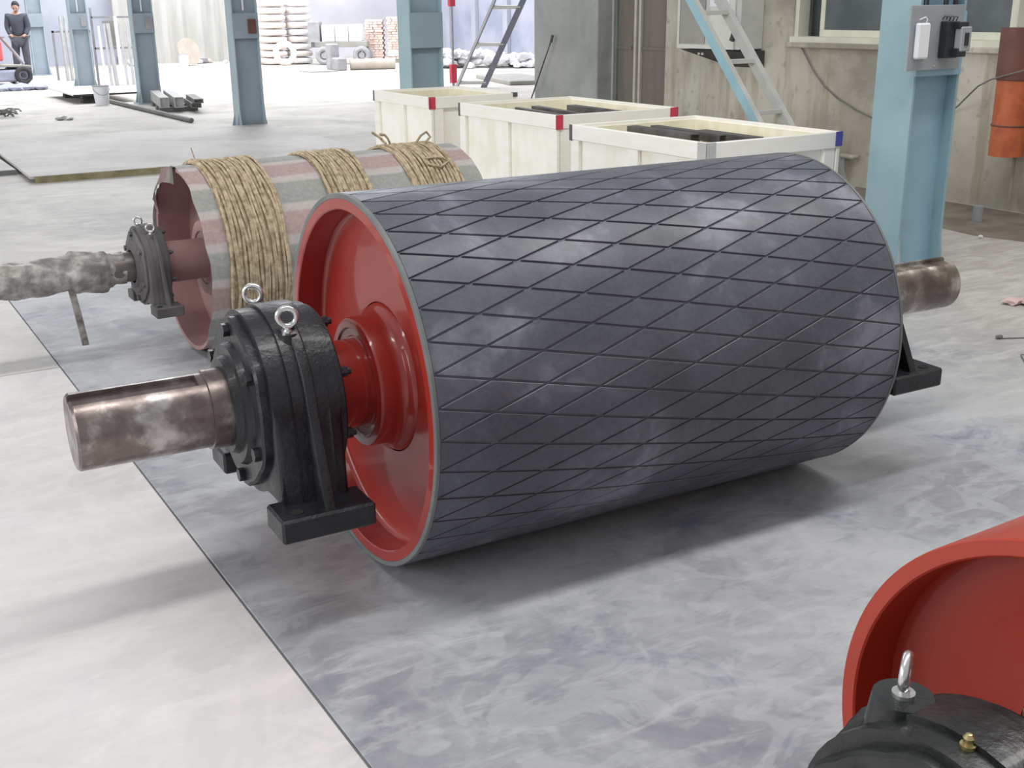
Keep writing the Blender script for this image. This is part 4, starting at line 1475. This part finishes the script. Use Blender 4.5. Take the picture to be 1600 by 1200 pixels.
pe = empty('person', (4.28, 28.0, 0), R_(-20), 'person in dark jacket and dark trousers standing at the far left, head bowed', 'person')
K = 1.0
V = [(0, 0, 0.90), (0, 0, 1.08), (0, -0.02, 1.24), (0, -0.02, 1.38), (0.015, -0.05, 1.46),
     (0.17, -0.02, 1.36), (0.22, -0.02, 1.12), (0.15, -0.12, 0.95), (0.10, -0.16, 0.93),
     (-0.17, -0.02, 1.36), (-0.22, -0.02, 1.12), (-0.15, -0.12, 0.95), (-0.10, -0.16, 0.93),
     (0.09, 0, 0.84), (0.10, -0.01, 0.48), (0.10, 0.01, 0.08), (0.11, -0.14, 0.04),
     (-0.09, 0, 0.84), (-0.12, -0.01, 0.48), (-0.14, 0.01, 0.08), (-0.15, -0.14, 0.04)]
E_ = [(0, 1), (1, 2), (2, 3), (3, 4), (3, 5), (5, 6), (6, 7), (7, 8), (3, 9), (9, 10), (10, 11), (11, 12), (0, 13), (13, 14), (14, 15), (15, 16), (0, 17), (17, 18), (18, 19), (19, 20)]
Rr = [0.13, 0.11, 0.11, 0.07, 0.045, 0.05, 0.045, 0.032, 0.035, 0.06, 0.045, 0.032, 0.035, 0.085, 0.06, 0.04, 0.035, 0.085, 0.06, 0.04, 0.035]
body = skin_obj('body', V, E_, Rr, M['skin'], pe)
jk = skin_obj('jacket', [V[i] for i in (0, 1, 2, 3, 5, 6, 7, 9, 10, 11)], [(0, 1), (1, 2), (2, 3), (3, 4), (4, 5), (5, 6), (3, 7), (7, 8), (8, 9)],
              [0.16, 0.15, 0.17, 0.135, 0.085, 0.065, 0.05, 0.085, 0.065, 0.05], M['jacket'], pe)
tr = skin_obj('trousers', [V[0], V[13], V[14], (0.10, 0.01, 0.09), V[17], V[18], (-0.14, 0.01, 0.09)], [(0, 1), (1, 2), (2, 3), (0, 4), (4, 5), (5, 6)],
              [0.15, 0.105, 0.08, 0.065, 0.105, 0.08, 0.065], M['trousers'], pe)
for sx, x, in ((1, 0.11), (-1, -0.15)):
    bm = bmesh.new()
    bx(bm, (x - 0.045, -0.2, 0), (x + 0.045, 0.06, 0.085), 0.025)
    obj('shoe', bm, M['shoe'], pe, True)
hm = Matrix.Translation((0.02, -0.075, 1.545)) @ Matrix.Rotation(R_(28), 4, 'X')
bm = bmesh.new()
gg = bmesh.ops.create_uvsphere(bm, u_segments=20, v_segments=14, radius=1.0)
for v in gg['verts']:
    z = v.co.z
    wd_ = 0.074 * (1 - 0.18 * max(0, -z))
    v.co = Vector((v.co.x * wd_, v.co.y * 0.092, z * 0.112))
gg = bmesh.ops.create_cone(bm, segments=6, radius1=0.016, radius2=0.005, depth=0.045, matrix=Matrix.Translation((0, -0.097, -0.012)) @ Matrix.Rotation(R_(-25), 4, 'X'))
for sx in (-1, 1):
    bmesh.ops.create_uvsphere(bm, u_segments=8, v_segments=6, radius=0.02, matrix=Matrix.Translation((sx * 0.074, 0.0, -0.01)))
bmesh.ops.transform(bm, matrix=hm, verts=bm.verts)
obj('head', bm, M['skin'], pe, True, angle=80)
bm = bmesh.new()
for sx in (-1, 1):
    bmesh.ops.create_uvsphere(bm, u_segments=8, v_segments=6, radius=0.011, matrix=Matrix.Translation((sx * 0.03, -0.083, 0.008)))
bx(bm, (-0.024, -0.093, -0.056), (0.024, -0.082, -0.048))
bmesh.ops.transform(bm, matrix=hm, verts=bm.verts)
obj('face_features', bm, M['hair'], pe)
bm = bmesh.new()
gg = bmesh.ops.create_uvsphere(bm, u_segments=20, v_segments=14, radius=1.0)
for v in gg['verts']:
    v.co = Vector((v.co.x * 0.082, v.co.y * 0.098 + 0.012, v.co.z * 0.108 + 0.02))
bmesh.ops.bisect_plane(bm, geom=bm.verts[:] + bm.edges[:] + bm.faces[:], plane_co=(0, -0.03, 0.03), plane_no=(0, -0.8, -0.6), clear_outer=True)
bmesh.ops.transform(bm, matrix=hm, verts=bm.verts)
obj('hair', bm, M['hair'], pe, True, angle=80)

# ------------------------------------------------------------------ far back clutter
# stack of sacks
ORD = ['lowest', 'second', 'third', 'fourth', 'fifth', 'sixth', 'seventh', 'eighth', 'ninth']
rg = random.Random(51)
for col_, (x, y) in enumerate(((11.15, 31.0), (11.83, 30.9))):
    for k in range(9):
        bm = bmesh.new()
        gg = bmesh.ops.create_uvsphere(bm, u_segments=16, v_segments=8, radius=1.0)
        for v in gg['verts']:
            c_ = v.co
            v.co = Vector((math.copysign(abs(c_.x) ** 0.4, c_.x) * 0.31, math.copysign(abs(c_.y) ** 0.6, c_.y) * 0.5, math.copysign(abs(c_.z) ** 0.5, c_.z) * 0.09))
        o = obj('sack', bm, M['pink_bag'] if col_ == 0 or k % 2 else M['white_bag'], None, True, (x + rg.uniform(-.012, .012), y, 0.095 + 0.186 * k), (0, 0, rg.uniform(-.02, .02)), 80)
        o['label'] = '%s sack from the floor in the %s pile at the far wall' % (ORD[k], 'pinkish left' if col_ == 0 else 'paler right')
        o['category'] = 'sack'
        o['group'] = 'sacks in the %s pile' % ('left' if col_ == 0 else 'right')
# wheel leaning on sacks
bm = bmesh.new()
torus(bm, 0.24, 0.08, 28, 10, Matrix.Translation((11.15, 30.1, 0.32)) @ Matrix.Rotation(R_(80), 4, 'Z'))
tag(obj('tyre', bm, M['pink_bag'], None, True), 'dusty pale tyre leaning on the pinkish sacks', 'tyre')  # tyre shares the sacks' haze-paled colour
# flatbed trailer with white boxes
tl = empty('flatbed_trailer', (12.6, 29.75, 0), R_(-30), 'dusty grey flatbed trailer by the far wall carrying white cartons', 'trailer')
box_obj('bed', (-0.75, -0.3, 0.45), (0.75, 0.3, 0.6), M['cab_in'], tl, 0.01)
box_obj('head_board', (-0.8, -0.3, 0.45), (-0.5, 0.3, 1.1), M['mid_grey'], tl, 0.01)
for x in (-0.4, 0.6):
    for y in (-0.32, 0.32):
        bm = bmesh.new()
        torus(bm, 0.17, 0.07, 24, 8, Matrix.Translation((x, y, 0.24)) @ Matrix.Rotation(PI / 2, 4, 'Z'))
        cyl(bm, (x, y - 0.04, 0.24), (x, y + 0.04, 0.24), 0.08, 12)
        obj('wheel', bm, M['mid_grey'], tl, True)
for k, (x, w_) in enumerate(((-0.06, 0.34), (0.3, 0.34), (0.66, 0.34))):
    bm = bmesh.new()
    bx(bm, (-w_ / 2, -0.25, 0), (w_ / 2, 0.25, 0.42), 0.01)
    p = Matrix.Rotation(R_(-30), 4, 'Z') @ Vector((x - 0.22, 0, 0.6))
    tag(obj('carton', bm, M['white_bag'], None, False, (12.6 + p.x, 29.75 + p.y, p.z), (0, 0, R_(-30))),
        ('left', 'middle', 'right')[k] + ' white carton on the flatbed trailer', 'carton', 'cartons on the trailer')
# brick stacks: two pallets of bricks
for k, (x, y, w_, hh) in enumerate(((13.72, 29.95, 0.5, 1.04), (14.3, 29.7, 0.55, 1.14))):
    st = empty('brick_stack', (x, y, 0), R_(-30), ('lower left' if k == 0 else 'taller right') + ' stack of pale pink bricks at the far wall', 'brick stack')
    bm = bmesh.new()
    rows_ = int(hh / 0.065)
    for r in range(rows_):
        for c_ in range(int(w_ / 0.12)):
            x0 = -w_ / 2 + c_ * 0.12 + (0.03 if r % 2 else 0) + rg.uniform(-.006, .006)
            yo = rg.uniform(-0.02, 0.02)
            bx(bm, (x0, -0.3 + yo, 0.1 + r * 0.065), (x0 + 0.113, 0.3 + yo, 0.1 + r * 0.065 + 0.058))
    o = obj('brick', bm, M['brick'], st)
    o['kind'] = 'stuff'
    box_obj('pallet', (-w_ / 2, -0.3, 0), (w_ / 2, 0.3, 0.1), M['cab_in'], st)
bm = bmesh.new()
cyl(bm, (11.56, 26.75, 0.13), (12.6, 26.4, 0.13), 0.13, 20)
tag(obj('log_roll', bm, M['brown_disc'], None, True), 'thick brownish roll lying on the floor before the brick stacks', 'roll')
bm = bmesh.new()
bx(bm, (11.15, 26.55, 0), (11.4, 26.95, 0.3), 0.03)
bx(bm, (11.15, 27.0, 0.0), (11.4, 27.3, 0.62), 0.03)
tag(obj('machine_block', bm, M['mid_grey']), 'small grey machine block at the dark end of the brown roll', 'machine')
bm = bmesh.new()
bx(bm, (10.3, 26.2, 0), (11.0, 26.9, 0.03), 0.003)
tag(obj('thin_sheet', bm, M['mid_grey']), 'thin dark sheet lying on the bright far floor', 'sheet')
# debris along the curtain
DO = ['first', 'second', 'third', 'fourth', 'fifth', 'sixth', 'seventh', 'eighth', 'ninth', 'tenth', 'eleventh', 'twelfth', 'thirteenth', 'fourteenth', 'fifteenth', 'sixteenth']
nd = 0
for k in range(16):
    x = 7.9 + 0.28 * k + rg.uniform(-.1, .1)
    if 8.55 < x < 9.5:
        continue
    bm = bmesh.new()
    s = rg.uniform(0.08, 0.2)
    rock(bm, (x, 33.2 + rg.uniform(-.5, .3), s * 0.5), (s, s * 0.8, s * 0.5 + 0.02), rg, 1)
    tag(obj('debris_lump', bm, (M['rubble'], M['mid_grey'], M['brown_disc'])[k % 3]), '%s lump of debris from the left at the foot of the beige curtain' % DO[nd], 'debris', 'debris along the curtain')
    nd += 1
# rubble heap right of the teal column
bm = bmesh.new()
for k in range(230):
    t = rg.random()
    x = 13.35 + 2.85 * t + rg.uniform(-.3, .3)
    y = 26.6 - 2.6 * t + rg.uniform(-.5, .9)
    hz = 0.35 * (1 - abs(t - 0.2) / 1.1) * rg.random()
    s = rg.uniform(0.07, 0.2)
    rock(bm, (x, y, hz + s * 0.4), (s, s, s * 0.6), rg)
o = obj('rubble_heap', bm, M['rubble'])
tag(o, 'whitish rubble heap in front of the lilac sheet wall', 'rubble', kind='stuff')
bm = bmesh.new()
bx(bm, (11.9, 19.1, 0.0), (12.9, 21.6, 0.08), 0.01, rot=(0, 0, -0.25))
tag(obj('slab_pallet', bm, M['cab_in']), 'low grey slab on the bright floor right of the far ladder', 'slab')
# fire post
fp = empty('marker_post', (10.75, 19.95, 0), 0, 'thin red and grey post close to the right side of the teal column', 'post')
bm = bmesh.new()
cyl(bm, (0, 0, 0), (0, 0, 2.0), 0.025, 8)
obj('pole', bm, M['mid_grey'], fp, True)
box_obj('red_marker', (-0.06, -0.05, 0.05), (0.06, 0.05, 0.4), M['red_tip'], fp, 0.01)
box_obj('red_marker', (-0.06, -0.05, 1.45), (0.06, 0.05, 1.9), M['red_tip'], fp, 0.01)

# far ladder
A1, B1 = Vector((10.48, 19.37, 0.0)), Vector((11.12, 18.99, 1.55))
A2, B2 = Vector((10.93, 19.10, 0.0)), Vector((11.58, 18.71, 1.55))
fl2 = empty('steel_ladder.001', (10.7, 19.2, 0), 0, 'leaning ladder with pale left rail and dark right rail near the teal column', 'ladder')
off = Vector((10.7, 19.2, 0))
ext = 1.7
wall_dir = (B1 - A1)


def rail2(A, B, w_, d_, mat, nm):
    bm = bmesh.new()
    a, b_ = A - off, A - off + (B - A) * ext
    e = (A2 - A1).normalized()
    n = (B - A).cross(e).normalized()
    vs_ = []
    for p in (a, b_):
        for (u, v) in ((-w_, -d_), (w_, -d_), (w_, d_), (-w_, d_)):
            vs_.append(bm.verts.new(p + e * u + n * v))
    for f in ((0, 1, 2, 3), (7, 6, 5, 4), (0, 4, 5, 1), (1, 5, 6, 2), (2, 6, 7, 3), (3, 7, 4, 0)):
        bm.faces.new([vs_[t] for t in f])
    return obj(nm, bm, mat, fl2)


rail2(A1, B1, 0.025, 0.035, M['pipe_pale'], 'rail')
rail2(A1 + Vector((0.03, -0.02, 0)), B1 + Vector((0.03, -0.02, 0)), 0.01, 0.037, M['lad_dark'], 'rail_edge')
rail2(A2, B2, 0.06, 0.03, M['lad_dark'], 'rail')
for f in (0.06, 0.5, 0.92, 1.35):
    bm = bmesh.new()
    p, q = A1 + (B1 - A1) * f - off, A2 + (B2 - A2) * f - off
    cyl(bm, p, q, 0.035, 8)
    obj('rung', bm, M['lad_grey'], fl2, True)
# rod leaning on the pier
bm = bmesh.new()
cyl(bm, (7.2, 11.75, 0.0), (7.26, 11.13, 1.1), 0.008, 8)
cyl(bm, (7.26, 11.15, 1.06), (7.262, 11.12, 1.13), 0.016, 8)
tag(obj('thin_rod', bm, M['dark_steel'], None, True), 'thin dark rod leaning against the grey wall pier', 'rod')
